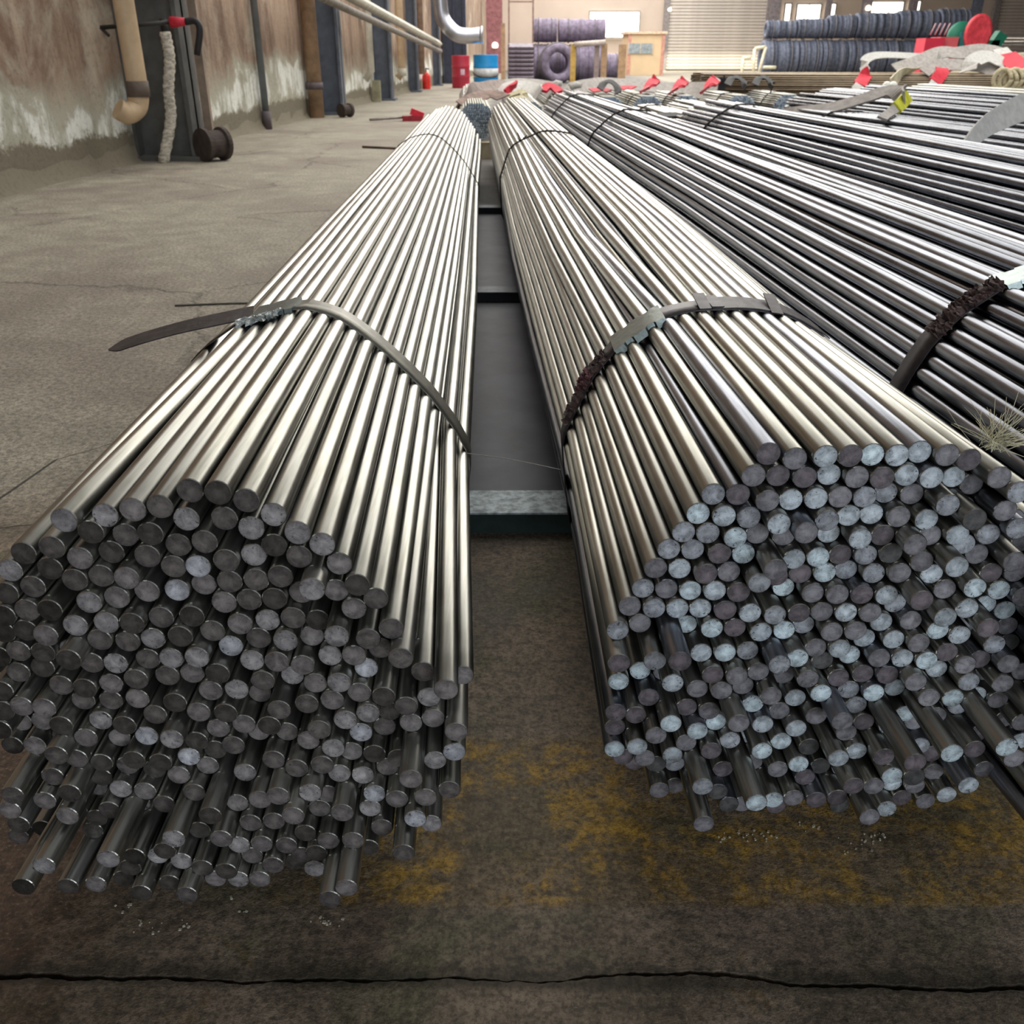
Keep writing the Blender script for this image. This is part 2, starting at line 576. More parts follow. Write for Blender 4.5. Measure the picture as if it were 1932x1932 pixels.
def slab(name, edge_lo, edge_hi, xs, nz=0.07):
    mb = MB()
    for z in (0.0, -nz):
        for e in (edge_lo, edge_hi):
            for i, x in enumerate(xs):
                bev = 0.0
                mb.v.append((x, e(x) + bev, z))
    n = len(xs)
    idx = lambda zz, ee, i: (zz * 2 + ee) * n + i
    for i in range(n - 1):
        mb.f.append((idx(0, 0, i), idx(0, 0, i + 1), idx(0, 1, i + 1), idx(0, 1, i)))
        mb.f.append((idx(0, 0, i), idx(1, 0, i), idx(1, 0, i + 1), idx(0, 0, i + 1)))
        mb.f.append((idx(0, 1, i), idx(0, 1, i + 1), idx(1, 1, i + 1), idx(1, 1, i)))
    mb.m = [0] * len(mb.f)
    mb.s = [False] * len(mb.f)
    return mb.build(name, FLOOR, None, (0, 0, 0), kind='structure')


xs = [-7.0, -3.0] + [-1.2 + i * 0.005 for i in range(480)] + [1.5, 4.0, 40.0]
J = lambda x: 0.653 - 0.012 * x + jag(x, 1.3, 0.0045) + (0.012 if 0.05 < x < 0.30 else 0) * math.sin(max(0, (x - 0.05)) / 0.25 * PI)
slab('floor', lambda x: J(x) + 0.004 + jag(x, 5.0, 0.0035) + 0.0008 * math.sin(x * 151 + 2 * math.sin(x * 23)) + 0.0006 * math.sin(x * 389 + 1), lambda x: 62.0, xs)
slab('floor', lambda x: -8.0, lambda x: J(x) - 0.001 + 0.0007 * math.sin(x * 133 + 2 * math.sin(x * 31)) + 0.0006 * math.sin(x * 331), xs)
mb = MB(); mb.quad_box(10, 27, -0.037, 50, 72, 0.05)
mb.build('ground', mat('joint_dirt', (30, 27, 22), 0.9), None, None, kind='structure')

# raised lip where the near slab has worn: a dirt ridge along the joint
WALLX = lambda y: -3.95 + 0.05 * y


def wall_mat():
    m, nt, bs = nt_new('stained_plaster_wall')
    pos = world_pos(nt)
    sep = nt.nodes.new('ShaderNodeSeparateXYZ')
    nt.links.new(pos, sep.inputs[0])
    Z, Y = sep.outputs[2], sep.outputs[1]
    mp = nt.nodes.new('ShaderNodeMapping')
    mp.inputs['Scale'].default_value = (1, 1, 0.28)
    nt.links.new(pos, mp.inputs[0])
    run = noise(nt, mp.outputs[0], 3.2, 6, 0.68, 0.3)
    big = noise(nt, pos, 1.1, 6, 0.6, 0.5)
    fine = noise(nt, pos, 26, 5, 0.7)
    col = mixc(nt, ramp(nt, run, 0.33, 0.66), srgb(118, 92, 76), srgb(172, 148, 128))
    col = mixc(nt, ramp(nt, big, 0.5, 0.68, 0, 0.8), col, srgb(190, 180, 162))
    zz = math_n(nt, 'ADD', Z, math_n(nt, 'MULTIPLY_ADD', big, 1.6, -0.8))
    zz = math_n(nt, 'ADD', zz, math_n(nt, 'MULTIPLY_ADD', fine, 0.25, -0.12))
    pale = ramp(nt, zz, 0.85, 0.55)
    col = mixc(nt, math_n(nt, 'MULTIPLY', pale, 0.8), col, srgb(182, 182, 166))
    efl = math_n(nt, 'MULTIPLY', ramp(nt, zz, 0.62, 0.5), ramp(nt, zz, 0.20, 0.34))
    efl = math_n(nt, 'MULTIPLY', efl, ramp(nt, run, 0.38, 0.54))
    col = mixc(nt, math_n(nt, 'MULTIPLY', efl, 0.9), col, srgb(240, 241, 235))
    z2 = math_n(nt, 'ADD', Z, math_n(nt, 'MULTIPLY_ADD', fine, 0.16, -0.08))
    z2 = math_n(nt, 'ADD', z2, math_n(nt, 'MULTIPLY_ADD', big, 0.35, -0.2))
    col = mixc(nt, ramp(nt, z2, 0.27, 0.21), col, srgb(122, 114, 98))
    col = mixc(nt, ramp(nt, fine, 0.32, 0.5, 0.35, 0), col, srgb(82, 70, 58))
    nt.links.new(col, bs.inputs['Base Color'])
    bs.inputs['Roughness'].default_value = 0.9
    bump(nt, bs, math_n(nt, 'ADD', fine, run), 0.5, 0.02)
    return m


WALL = wall_mat()
mb = MB()
y0, y1 = -8.0, 58.0
mb.v = [(WALLX(y0), y0, 0), (WALLX(y1), y1, 0), (WALLX(y1), y1, 9.2), (WALLX(y0), y0, 9.2),
        (WALLX(y0) - .3, y0, 0), (WALLX(y1) - .3, y1, 0), (WALLX(y1) - .3, y1, 9.2), (WALLX(y0) - .3, y0, 9.2)]
mb.f = [(0, 1, 2, 3), (5, 4, 7, 6), (3, 2, 6, 7), (4, 0, 3, 7), (1, 5, 6, 2)]
mb.m = [0] * 5; mb.s = [False] * 5
mb.build('wall_left', WALL, None, None, kind='structure')
# low rough mortar plinth along the foot of the wall
mb = MB()
pl = []
for i in range(90):
    y = 4.0 + i * 0.25
    pl.append((WALLX(y) + 0.07 + jag(y, 2.2, 0.03), y, 0.0))
for p in pl: mb.v.append(p)
for p in pl: mb.v.append((p[0] - 0.05, p[1], 0.05 + jag(p[1], 4.0, 0.015)))
for p in pl: mb.v.append((WALLX(p[1]) - 0.01, p[1], 0.17 + jag(p[1] * 1.3, 6.0, 0.04)))
n = len(pl)
for r in range(2):
    for i in range(n - 1):
        mb.f.append((r * n + i, (r + 1) * n + i, (r + 1) * n + i + 1, r * n + i + 1)); mb.m.append(0); mb.s.append(True)
mb.build('baseboard_left', WALL, None, None, kind='structure')

FARW = mat('far_gable_paint', (200, 184, 172), 0.85, 0, 0.06, 0.5, 0.0, kind='Object')
CEIL = mat('roof_sheet_grey', (120, 122, 124), 0.8, 0, 0.1, 1.0, 0)
mb = MB(); mb.quad_box(10, 27, 9.1, 50, 70, 0.1); mb.build('ceiling', CEIL, None, None, kind='structure')
mb = MB(); mb.quad_box(34.5, 27, 4.6, 0.3, 70, 9.2); mb.build('wall_right', FARW, None, None, kind='structure')
mb = MB(); mb.quad_box(10, -8.2, 4.6, 50, 0.3, 9.2); mb.build('wall_rear', mat('rear_wall_grey', (84, 84, 86), 0.9), None, None, kind='structure')
mb = MB(); mb.quad_box(15, 58.2, 4.6, 40, 0.3, 9.2); mb.build('wall_far', FARW, None, None, kind='structure')


# ------------------------------------------------------------------ far wall openings
GLOW = mat('daylight_window_pane', (255, 252, 240), 0.5, 0, 0, 1, 0, emit=((255, 251, 238), 3.2))
FRAME = mat('window_frame_grey', (150, 146, 142), 0.6)
ROLL = mat('roller_door_grey', (208, 200, 194), 0.55, 0.2, 0.08, 1.5, 0)


def far_window(u0, v0, u1, v1, d=57.95, mull=1):
    a, b = at(u0, v1, d), at(u1, v0, d)
    w, h = b.x - a.x, b.z - a.z
    cx, cz = (a.x + b.x) / 2, (a.z + b.z) / 2
    mb = MB()
    mb.quad_box(cx, d - .03, cz, w, 0.04, h)
    win = mb.build('window', GLOW, None, None, kind='structure')
    mb = MB()
    for sx in (-1, 1):
        mb.quad_box(cx + sx * (w / 2 + .04), d - .06, cz, 0.08, 0.12, h + .16)
    for sz in (-1, 1):
        mb.quad_box(cx, d - .06, cz + sz * (h / 2 + .04), w, 0.12, 0.08)
    mb.build('window_frame', FRAME, win)
    for k in range(mull):
        mb = MB()
        mb.quad_box(a.x + w * (k + 1) / (mull + 1), d - .06, cz, 0.05, 0.1, h)
        mb.build('mullion', FRAME, win)
    return win


wins = [far_window(1112, 23, 1206, 70, mull=0), far_window(1478, 8, 1492, 46, mull=0), far_window(1500, 9, 1548, 50, mull=1),
        far_window(1556, 8, 1576, 38, mull=0), far_window(1636, 4, 1704, 27, mull=0), far_window(1714, 3, 1736, 24, mull=0),
        far_window(1874, 68, 1934, 84, mull=0)]
for i, w in enumerate(wins):
    w.name = 'window_%d' % (i + 1)


def roller_door(u0, u1, name):
    d = 57.9
    a, b = at(u0, 120, d), at(u1, 120, d)
    z1 = 5.2
    root = bpy.data.objects.new(name, None)
    root.location = ((a.x + b.x) / 2, d, 0)
    root['kind'] = 'structure'
    COL.objects.link(root)
    h = 0.16
    k = 0
    z = 0.05
    proto = None
    while z < z1:
        if proto is None:
            mb = MB()
            w = b.x - a.x
            xs0 = (a.x, b.x)
            prof = [(0, 0.0), (-.05, .03), (-.06, h * .5), (-.05, h - .03), (0, h - .005)]
            for x in xs0:
                for py, pz in prof:
                    mb.v.append((x, d - 0.05 + py, z + pz))
            for i in range(4):
                mb.f.append((i, 5 + i, 5 + i + 1, i + 1)); mb.m.append(0); mb.s.append(False)
            proto = mb.build('slat', ROLL, root)
            o = proto
            base = o.location.z
        else:
            o = proto.copy()
            COL.objects.link(o)
            o.parent = root
            o.location.z = base + k * h
        z += h; k += 1
    mb = MB()
    for x in (a.x - .15, b.x + .15):
        mb.quad_box(x, d - .1, z1 / 2, 0.3, 0.25, z1)
    mb.build('guide_rail', mat('guide_rail_grey', (138, 132, 134), 0.6), root)
    return root


roller_door(1256, 1434, 'door_1')
roller_door(1862, 2010, 'door_2')

# reddish steel stanchion and far grey stanchions
def stanchion(u0, u1, d, col, name):
    a, b = at(u0, 100, d), at(u1, 100, d)
    mb = MB()
    w = b.x - a.x
    cx = (a.x + b.x) / 2
    for sy in (-1, 1):
        mb.quad_box(cx, d + sy * .16, 4.5, w, 0.03, 9.0)
    mb.quad_box(cx, d, 4.5, 0.04, 0.30, 9.0)
    o = mb.build(name, col, None, None, kind='structure')
    return o


STG = mat('stanchion_grey', (134, 126, 130), 0.7)
stanchion(918, 948, 50, mat('stanchion_red_oxide', (142, 92, 96), 0.7), 'column')
stanchion(1444, 1462, 56, STG, 'column')
stanchion(1548, 1556, 55, STG, 'column')
stanchion(1614, 1630, 55, STG, 'column')
stanchion(1704, 1714, 55, STG, 'column')
stanchion(1818, 1834, 54, mat('stanchion_blue_grey', (104, 110, 126), 0.7), 'column')

# ------------------------------------------------------------------ left wall: steel columns
COLM = mat('dark_painted_column', (92, 98, 110), 0.55, 0.1, 0.22, 5, 0.1)  # column paint lightened, far haze put into its colour
COLM2 = mat('dark_painted_column_near', (92, 92, 90), 0.6, 0.1, 0.28, 5, 0.1)


def wall_column(yc, xr, depth, m, flange=0.34):
    """rolled H section standing against the wall, web seen from the front"""
    x0 = WALLX(yc) - .02
    w = xr - x0
    mb = MB()
    mb.quad_box(x0 + w / 2, yc, 4.5, w, 0.05, 9.0)
    mb.quad_box(xr - 0.02, yc, 4.5, 0.04, flange, 9.0)
    mb.quad_box(x0 + 0.02, yc, 4.5, 0.04, flange, 9.0)
    mb.quad_box(x0 + w / 2, yc, 0.02, w + .12, flange + .1, 0.04)
    return mb.build('column', m, None, None, kind='structure')


wall_column(9.25, -2.94, .3, COLM2)
wall_column(16.3, -2.73, .3, COLM)
wall_column(21.3, -2.52, .3, COLM)
wall_column(26.0, -2.40, .3, COLM)
wall_column(31.0, -2.18, .3, COLM)
wall_column(37.0, -1.9, .3, COLM)
mb = MB()
p = at(840, 100, 33)
p.x = WALLX(33.4) + .42
mb.quad_box(p.x, 33.4, 1.6, 0.75, 0.5, 3.2)
mb.quad_box(p.x, 33.13, 1.6, 0.06, 0.05, 3.2)
mb.quad_box(p.x + .3, 33.12, 1.6, 0.05, 0.05, 3.2)
tag(mb.build('electrical_cabinet', mat('navy_cabinet', (44, 48, 66), 0.5)), 'tall dark navy cabinet at the left wall just left of the red drum', 'cabinet')

PIPE_BEIGE = mat('beige_drain_pipe', (192, 166, 134), 0.55, 0, 0.15, 5, 0.05)
PIPE_BR = mat('brown_stained_pipe', (158, 130, 104), 0.6, 0, 0.3, 5, 0.1)
PIPE_W = mat('whitish_pipe', (190, 184, 170), 0.6, 0, 0.15, 6, 0.05)
PIPE_BG = mat('blue_grey_conduit', (118, 124, 128), 0.5, 0.2, 0.15, 6, 0)


def pipe_thing(name, label, cat, pts, r, m, collars=(), group=None, n=14, bracket=True):
    base = Vector((pts[0][0], pts[0][1], min(p[2] for p in pts)))
    t = thing(name, base, label, cat, group)
    mb = MB(); mb.tube(pts, r, n); mb.build('pipe', m, t)
    for (p, q, rr, mm) in collars:
        mb = MB(); mb.tube([p, q], rr, n); mb.build('collar', mm, t)
    return t


def wall_at(u, off, v=150):
    y = 6.0
    while y < 45:
        p = A_(u, v, y)
        if p.x < WALLX(y) + off:
            return Vector((WALLX(y) + off, y, p.z))
        y += .02
    return p


A_ = at
# near beige drain pipe with an elbow into the wall
a0, a1, a2, a3 = at(205, -60, 8.3), at(243, 118, 8.3), at(262, 175, 8.3), at(258, 200, 8.25)
el = arc_pts([at(262, 178, 8.3), at(258, 203, 8.28), at(240, 214, 8.2), at(222, 205, 8.15)], 5)
TOPP = at(262, 178, 8.3)
pipe_thing('drain_pipe', 'beige drain pipe with an elbow foot left of the nearest dark column', 'pipe',
           [(TOPP.x, TOPP.y, 8.9), (TOPP.x, TOPP.y, 4), TOPP] + el[1:], 0.082, PIPE_BEIGE,
           [(Vector((TOPP.x, TOPP.y, TOPP.z - .02)), Vector((TOPP.x, TOPP.y, TOPP.z + .10)), 0.09, mat('tarred_joint', (96, 84, 76), 0.8)),
            (Vector((TOPP.x, TOPP.y, 1.62)), Vector((TOPP.x, TOPP.y, 1.645)), 0.088, BLACK)])
# wrapped hose hanging down the near column
hp = arc_pts([at(311, 60, 8.95), at(320, 110, 8.95), at(318, 170, 8.95), at(322, 225, 8.95), at(308, 308, 8.9)], 8)
hr = [0.044 + 0.008 * (i % 2) for i in range(len(hp))]
t = thing('wrapped_hose', (hp[-1].x, hp[-1].y, 0), 'white tape-wrapped hose standing against the nearest dark column', 'hose')
mb = MB(); mb.tube(hp, hr, 12); mb.build('pipe', mat('tape_wrapped_white', (196, 188, 174), 0.8, 0, 0.45, 22, 0.5, (1, 1, 2.5)), t)
mb = MB(); mb.tube([hp[0] + Vector((0, 0, -.02)), hp[0] + Vector((0, 0, .10))], 0.03, 10); mb.build('nozzle', BLACK, t)
# bracket arm with red grip
b0, b1, b2, b3 = at(190, 52, 8.7), at(322, 42, 8.7), at(350, 41, 8.7), at(369, 40, 8.7)
t = thing('crank_arm', (b0.x, b0.y, b0.z), 'thin steel arm with red grip crossing the beige drain pipe', 'bracket')
mb = MB(); mb.tube([b0, b1], 0.017, 8); mb.build('rod', mat('dark_arm', (60, 58, 56), 0.6, 0.4), t)
mb = MB(); mb.tube([b0, at(206, 68, 8.7)], 0.014, 8); mb.build('brace', mat('dark_arm', (60, 58, 56), 0.6, 0.4), t)
mb = MB(); mb.tube([b1, b2], [0.045, 0.03], 12); mb.build('grip', RED, t)
mb = MB(); mb.tube(arc_pts([b2, b3, at(377, 58, 8.7), at(372, 104, 8.7)], 5), 0.028, 10); mb.build('handle', BLACK, t)
# beige channel + conduit on near column
p0 = at(392, 125, 9.3)
pb = at(392, 255, 9.3)
mb = MB(); mb.quad_box(-2.86, 9.32, 0.72, 0.075, 0.06, 1.42)
tag(mb.build('pipe_guard', mat('beige_pipe_guard', (142, 124, 108), 0.7)), 'slim brown beige guard strip on the right edge of the nearest dark column', 'guard')
# rusty spool at the foot of the near column
def spool(u, v, d, r, w, label):
    c = gz(u, v, r)
    c = Vector((c.x, c.y, r))
    t = thing('cable_spool', (c.x, c.y, 0), label, 'spool')
    mrust = mat('rusty_dark_spool', (70, 60, 56), 0.8, 0.2, 0.3, 12, 0.3)
    rot = -0.5
    mb = MB(); mb.lathe([(0.0, -w / 2), (r, -w / 2), (r, -w / 2 + .04), (r * .82, -w / 2 + .05), (r * .82, w / 2 - .05), (r, w / 2 - .04), (r, w / 2), (r * .25, w / 2), (r * .22, w / 2 - .06), (0.0, w / 2 - .06)], 24, 'X', (0, 0, 0), 0, False, False)
    o = mb.build('drum', mrust, t)
    o.location = (0, 0, r + min(v_[2] for v_ in mb.v) )
    o.rotation_euler = (0, 0, 0.9)
    return t


spool(402, 272, 9.4, 0.145, 0.24, 'dark rusty spool lying at the foot of the nearest dark column')
spool(652, 208, 15.8, 0.10, 0.2, 'small black spool at the foot of the second dark column')

c0 = wall_at(504, .07, 236)
pipe_thing('conduit', 'thin blue grey conduit standing on the wall between the first two columns', 'pipe', [(c0.x, c0.y, 8.9), (c0.x, c0.y, 0.0)], 0.045, PIPE_BG,
           [((c0.x, c0.y, 0), (c0.x, c0.y, 0.22), 0.06, mat('dark_foot', (90, 80, 84), 0.7))])
c0 = wall_at(596, .14, 200)
pipe_thing('downpipe', 'brown stained downpipe just left of the second dark column', 'pipe', [(c0.x, c0.y, 8.9), (c0.x, c0.y, 0.0)], 0.115, PIPE_BR,
           [((c0.x, c0.y, 0.40), (c0.x, c0.y, 0.50), 0.13, mat('dark_foot', (90, 80, 84), 0.7))])
c0 = wall_at(700, .18, 140)
pipe_thing('short_downpipe', 'pale downpipe ending above the floor at the third dark column', 'pipe', [(c0.x, c0.y, 8.9), (c0.x, c0.y, c0.z + .05), (c0.x - .12, c0.y, c0.z - .1)], 0.07, PIPE_W)
mb = MB(); q = gz(712, 192, 0); mb.quad_box(q.x, q.y, 0.2, 0.16, 0.12, 0.40)
tag(mb.build('marker_post', mat('dull_yellow_post', (146, 142, 116), 0.7)), 'short dull yellow post at the foot of the third dark column', 'post')
c0 = wall_at(758, .22, 138)
pipe_thing('orange_downpipe', 'pale orange downpipe with white elbow between third and fourth columns', 'pipe', [(c0.x, c0.y, 8.9), (c0.x, c0.y, c0.z), (c0.x - .1, c0.y, c0.z - .1)], 0.085, PIPE_BEIGE,
           [((c0.x, c0.y, c0.z - .06), (c0.x, c0.y, c0.z + .10), 0.10, PIPE_W)])
c0 = wall_at(786, .10, 172)
pipe_thing('thin_downpipe', 'thin grey pipe right of the fourth dark column', 'pipe', [(c0.x, c0.y, 8.9), (c0.x, c0.y, 0)], 0.06, PIPE_W)
c0 = wall_at(796, .14, 140)
pipe_thing('tan_downpipe', 'tan downpipe above the small red extinguisher', 'pipe', [(c0.x, c0.y, 8.9), (c0.x, c0.y, c0.z)], 0.09, mat('tan_pipe', (170, 142, 124), 0.6))
# sloping pale drain along the wall
e0, e1 = at(664, -5, 16.0), at(829, 83, 28.2)
e00 = e0 + (e0 - e1) * 0.6
pipe_thing('sloping_drain', 'pale square drain pipe sloping along the wall above the columns', 'pipe', [e00, e0, e1], 0.085, PIPE_W, n=4)
mb = MB(); mb.tube([e00 + Vector((.02, 0, -.2)), e0 + Vector((.02, 0, -.2)), e1 + Vector((.02, 0, -.18))], 0.06, 8)
tag(mb.build('lower_drain', mat('grey_drain', (128, 120, 112), 0.7)), 'thinner grey pipe hung under the sloping pale drain', 'pipe')
# silver duct
du = arc_pts([at(829, -60, 27), at(830, 0, 27), at(836, 36, 27), at(858, 62, 27), at(880, 68, 27), at(908, 66, 27)], 6)
mb = MB(); mb.tube(du, 0.19, 18)
t = thing('ventilation_duct', (du[0].x, du[0].y, du[-1].z - .2), 'silver ventilation duct bending right above the red drum', 'duct')
mb.build('duct', mat('silver_duct', (188, 188, 196), 0.3, 0.9, 0.1, 4, 0), t)
mb = MB(); mb.tube([at(906, 66, 27), at(911, 66, 27)], 0.21, 18); mb.build('flange', mat('silver_duct', (188, 188, 196), 0.3, 0.9), t)
# fire extinguisher
c = gz(800, 168, 0)
c.x = max(c.x, WALLX(c.y) + .16)
t = thing('fire_extinguisher', (c.x, c.y, 0), 'small red fire extinguisher on the floor below the tan downpipe', 'extinguisher')
mb = MB(); mb.lathe([(0, 0), (.11, 0), (.115, .03), (.115, .32), (.08, .40), (.03, .43), (0.0, .43)], 16, 'Z', c); mb.build('body', mat('signal_red', (222, 46, 40), 0.4), t)
mb = MB(); mb.tube([c + Vector((0, 0, .42)), c + Vector((0, 0, .52)), c + Vector((.08, 0, .50))], .02, 8); mb.build('valve', BLACK, t)


def drum(u, v, r, h, m, label, band=None, bung=True, d=None):
    c = gz(u, v, 0)
    t = thing('oil_drum', (c.x, c.y, 0), label, 'drum')
    prof = [(0, h - .02), (r - .02, h - .02), (r - .015, h), (r, h), (r, h - .02)]
    for f_ in (0.66, 0.34):
        prof += [(r, h * f_ + .03), (r + .012, h * f_), (r, h * f_ - .03)]
    prof += [(r, 0.02), (r, 0), (0, 0)]
    mb = MB(); mb.lathe(prof, 28, 'Z', c); mb.build('body', m, t)
    mb = MB(); mb.lathe([(.03, 0), (.03, .02), (0, .02)], 10, 'Z', c + Vector((r * .55, -r * .3, h - .02))); mb.build('bung', mat('bung', (180, 180, 180), 0.4, 0.6), t)
    if band:
        band(t, c, r, h)
    return t


def blue_band(t, c, r, h):
    mb = MB(); mb.lathe([(r + .004, h * .66 - .035), (r + .006, h * .66 - .035), (r + .006, h * .34 + .035), (r + .004, h * .34 + .035)], 28, 'Z', c)
    mb.build('label_band', mat('white_drum_band', (196, 198, 200), 0.5), t)
    mb = MB()
    pts = []
    for i in range(14):
        a = PI + PI * i / 13
        pts.append(c + Vector(((r + .012) * math.cos(a), (r + .012) * math.sin(a), h * (.52 - .16 * math.sin(i / 13 * PI * .9)))))
    mb.tube(pts, 0.012, 6); mb.build('cord', BLACK, t)


def red_tag(t, c, r, h):
    mb = MB()
    mb.ribbon([c + Vector(((r + .01) * math.cos(a), (r + .01) * math.sin(a), h * .5)) for a in (4.75, 4.9, 5.05, 5.2)], 0.15, .004, (0, 0, 1))
    mb.build('paper_label', mat('paper_label', (214, 176, 190), 0.7), t)


drum(870, 166, 0.255, 0.84, mat('red_drum_paint', (170, 42, 62), 0.45, 0, 0.12, 4, 0), 'dark red oil drum beside the blue drum under the silver duct', red_tag)
drum(917, 170, 0.33, 0.86, mat('blue_drum_paint', (30, 140, 205), 0.4, 0, 0.12, 4, 0), 'blue oil drum with a white middle band right of the red drum', blue_band)

# red tool on the floor
c = gz(785, 228, 0)
t = thing('strapping_tool', (c.x, c.y, 0), 'small red tool with grey bar lying on the floor left of the nearest bundle', 'tool')
mb = MB(); mb.quad_box(c.x - .05, c.y, .035, .30, .18, .07, Euler((0, 0, .1)).to_matrix()); mb.build('base', mat('dark_red_tool', (150, 30, 50), 0.5), t)
mb = MB(); mb.quad_box(c.x + .02, c.y, .10, .20, .12, .09, Euler((0, .35, .1)).to_matrix()); mb.build('body', RED, t)
mb = MB(); mb.tube([(c.x - .18, c.y, .05), gz(698, 226, .04)], .018, 8); mb.build('bar', mat('tool_bar', (132, 124, 118), 0.6, 0.3), t)
q0, q1 = gz(684, 277, .012), gz(752, 280, .012)
mb = MB(); mb.tube([q0, q1], .012, 8)
tag(mb.build('loose_rod', mat('rusty_rod', (96, 76, 66), 0.7, 0.3)), 'thin rusty rod lying on the floor behind the nearest tail strap', 'rod')
q0, q1 = gz(330, 576, .004), gz(560, 572, .004)
mb = MB(); mb.ribbon(arc_pts([q0, (q0 + q1) / 2 + Vector((0, .02, 0)), q1], 5), .014, .003, (0, 1, 0))
tag(mb.build('flat_offcut', mat('dark_strip', (64, 62, 58), 0.6, 0.4)), 'thin dark strip lying flat on the floor beyond the long strap tail', 'strap offcut')

# ------------------------------------------------------------------ bar bundles
SL = -0.0317
BR = 0.01245


def relax(P, D, iters, zmin, g=0.0, cx=None):
    P = np.array(P, float)
    n = len(P)
    eye = np.eye(n) * 9
    for it in range(iters):
        if g:
            P[:, 1] -= g
            if cx is not None:
                P[:, 0] += (cx - P[:, 0]) * g * 1.2
        d = P[:, None] - P[None]
        L = np.sqrt((d ** 2).sum(2)) + eye + 1e-9
        ov = np.clip(D - L, 0, None)
        P = P + (d / L[..., None] * ov[..., None]).sum(1) * 0.36
        P[:, 1] = np.maximum(P[:, 1], zmin)
    return P


def clamp_poly(P, poly, r):
    poly = [np.array(p) for p in poly]
    for a, b in zip(poly, poly[1:] + poly[:1]):
        e = (b - a) / np.hypot(*(b - a))
        nrm = np.array([e[1], -e[0]])          # clockwise polygon: inward normal
        d = (P - a) @ nrm - r
        P = P - np.minimum(d, 0)[:, None] * nrm
    return P


def rod_mesh(name, pts, r, n, mats, cham=True):
    """pts in local space, first is the near end at the origin"""
    v, f, mi, sm = [], [], [], []
    rings = []
    p0 = pts[0]
    if cham:
        rings.append(((p0[0], p0[1], p0[2]), r - 0.0007))
        rings.append(((p0[0], p0[1] + 0.0008, p0[2]), r))
    else:
        rings.append((p0, r))
    for p in pts[1:]:
        rings.append((p, r))
    for (x, y, z), rr in rings:
        for k in range(n):
            a = 2 * PI * (k + 0.5) / n
            v.append((x + rr * math.cos(a), y, z + rr * math.sin(a)))
    for i in range(len(rings) - 1):
        fl = cham and i == 0
        for k in range(n):
            k2 = (k + 1) % n
            f.append((i * n + k, i * n + k2, (i + 1) * n + k2, (i + 1) * n + k))
            mi.append(0); sm.append(not fl)
    f.append(tuple(reversed(range(n)))); mi.append(1); sm.append(False)
    e = (len(rings) - 1) * n
    f.append(tuple(e + k for k in range(n))); mi.append(1); sm.append(False)
    me = bpy.data.meshes.new(name)
    me.from_pydata(v, [], f)
    for m_ in mats:
        me.materials.append(m_)
    me.polygons.foreach_set('material_index', mi)
    me.polygons.foreach_set('use_smooth', sm)
    return me


class Bundle:
    """rods given by near ends (X, Z, y, class) and cross sections [(y, positions)] in a frame that follows the axis"""

    def __init__(self, near, sections, axis, r=BR):
        self.near, self.sec, self.axis, self.r = near, sections, axis, r

    def cross(self, y):
        ys = [s[0] for s in self.sec]
        if y <= ys[0]:
            return self.sec[0][1]
        for (a, A), (b, B) in zip(self.sec, self.sec[1:]):
            if y <= b:
                t = (y - a) / (b - a)
                return A * (1 - t) + B * t
        return self.sec[-1][1]

    def loop(self, y, rad, n=64):
        L = offset_loop(self.cross(y), self.r + rad, n)
        ax = self.axis(y)
        return [Vector((x + ax, y, z)) for x, z in L]

    def build_rods(self, root, n, mats_for, name='steel_rod', tail_jit=0.05, rs=None):
        rs = rs or random.Random(1)
        base = wloc(root)
        for i, (X, Z, y, c) in enumerate(self.near):
            ys = [s[0] for s in self.sec[1:]]
            o = Vector((X + self.axis(y), y, Z))
            pts = [(0.0, 0.0, 0.0)]
            for k, (yy, P) in enumerate(self.sec[1:]):
                y2 = yy + (rs.uniform(-tail_jit, tail_jit) if k == len(self.sec) - 2 else 0)
                pts.append((P[i][0] + self.axis(yy) - o.x, y2 - o.y, P[i][1] - o.z))
            me = rod_mesh(name, pts, self.r, n, mats_for(c, i))
            ob = bpy.data.objects.new(name, me)
            ob.parent = root
            ob.location = o - base
            COL.objects.link(ob)


def band_loop(loop, w, th, root, name, m, seg=None):
    """closed steel band standing on loop, width w along y"""
    n = len(loop)
    mb = MB()
    c = sum(loop, Vector()) / n
    for p in loop:
        out = (p - c); out.y = 0; out.normalize()
        for a, b in ((0, -1), (1, -1), (1, 1), (0, 1)):
            q = p + out * th * a
            mb.v.append((q.x, q.y + b * w / 2, q.z))
    for i in range(n):
        j = (i + 1) % n
        for k in range(4):
            k2 = (k + 1) % 4
            mb.f.append((i * 4 + k, i * 4 + k2, j * 4 + k2, j * 4 + k)); mb.m.append(0); mb.s.append(k in (1,))
    return mb.build(name, m, root)


def near_idx(loop, x, z):
    return min(range(len(loop)), key=lambda i: (loop[i].x - x) ** 2 + (loop[i].z - z) ** 2)


def sub_arc(loop, i0, i1):
    n = len(loop)
    out = []
    k = i0
    while True:
        out.append(loop[k % n].copy())
        if k % n == i1 % n:
            break
        k += 1
        if len(out) > n:
            break
    return out


def lift(pts, c, d):
    return [p + Vector(((p - c).x, 0, (p - c).z)).normalized() * d for p in pts]


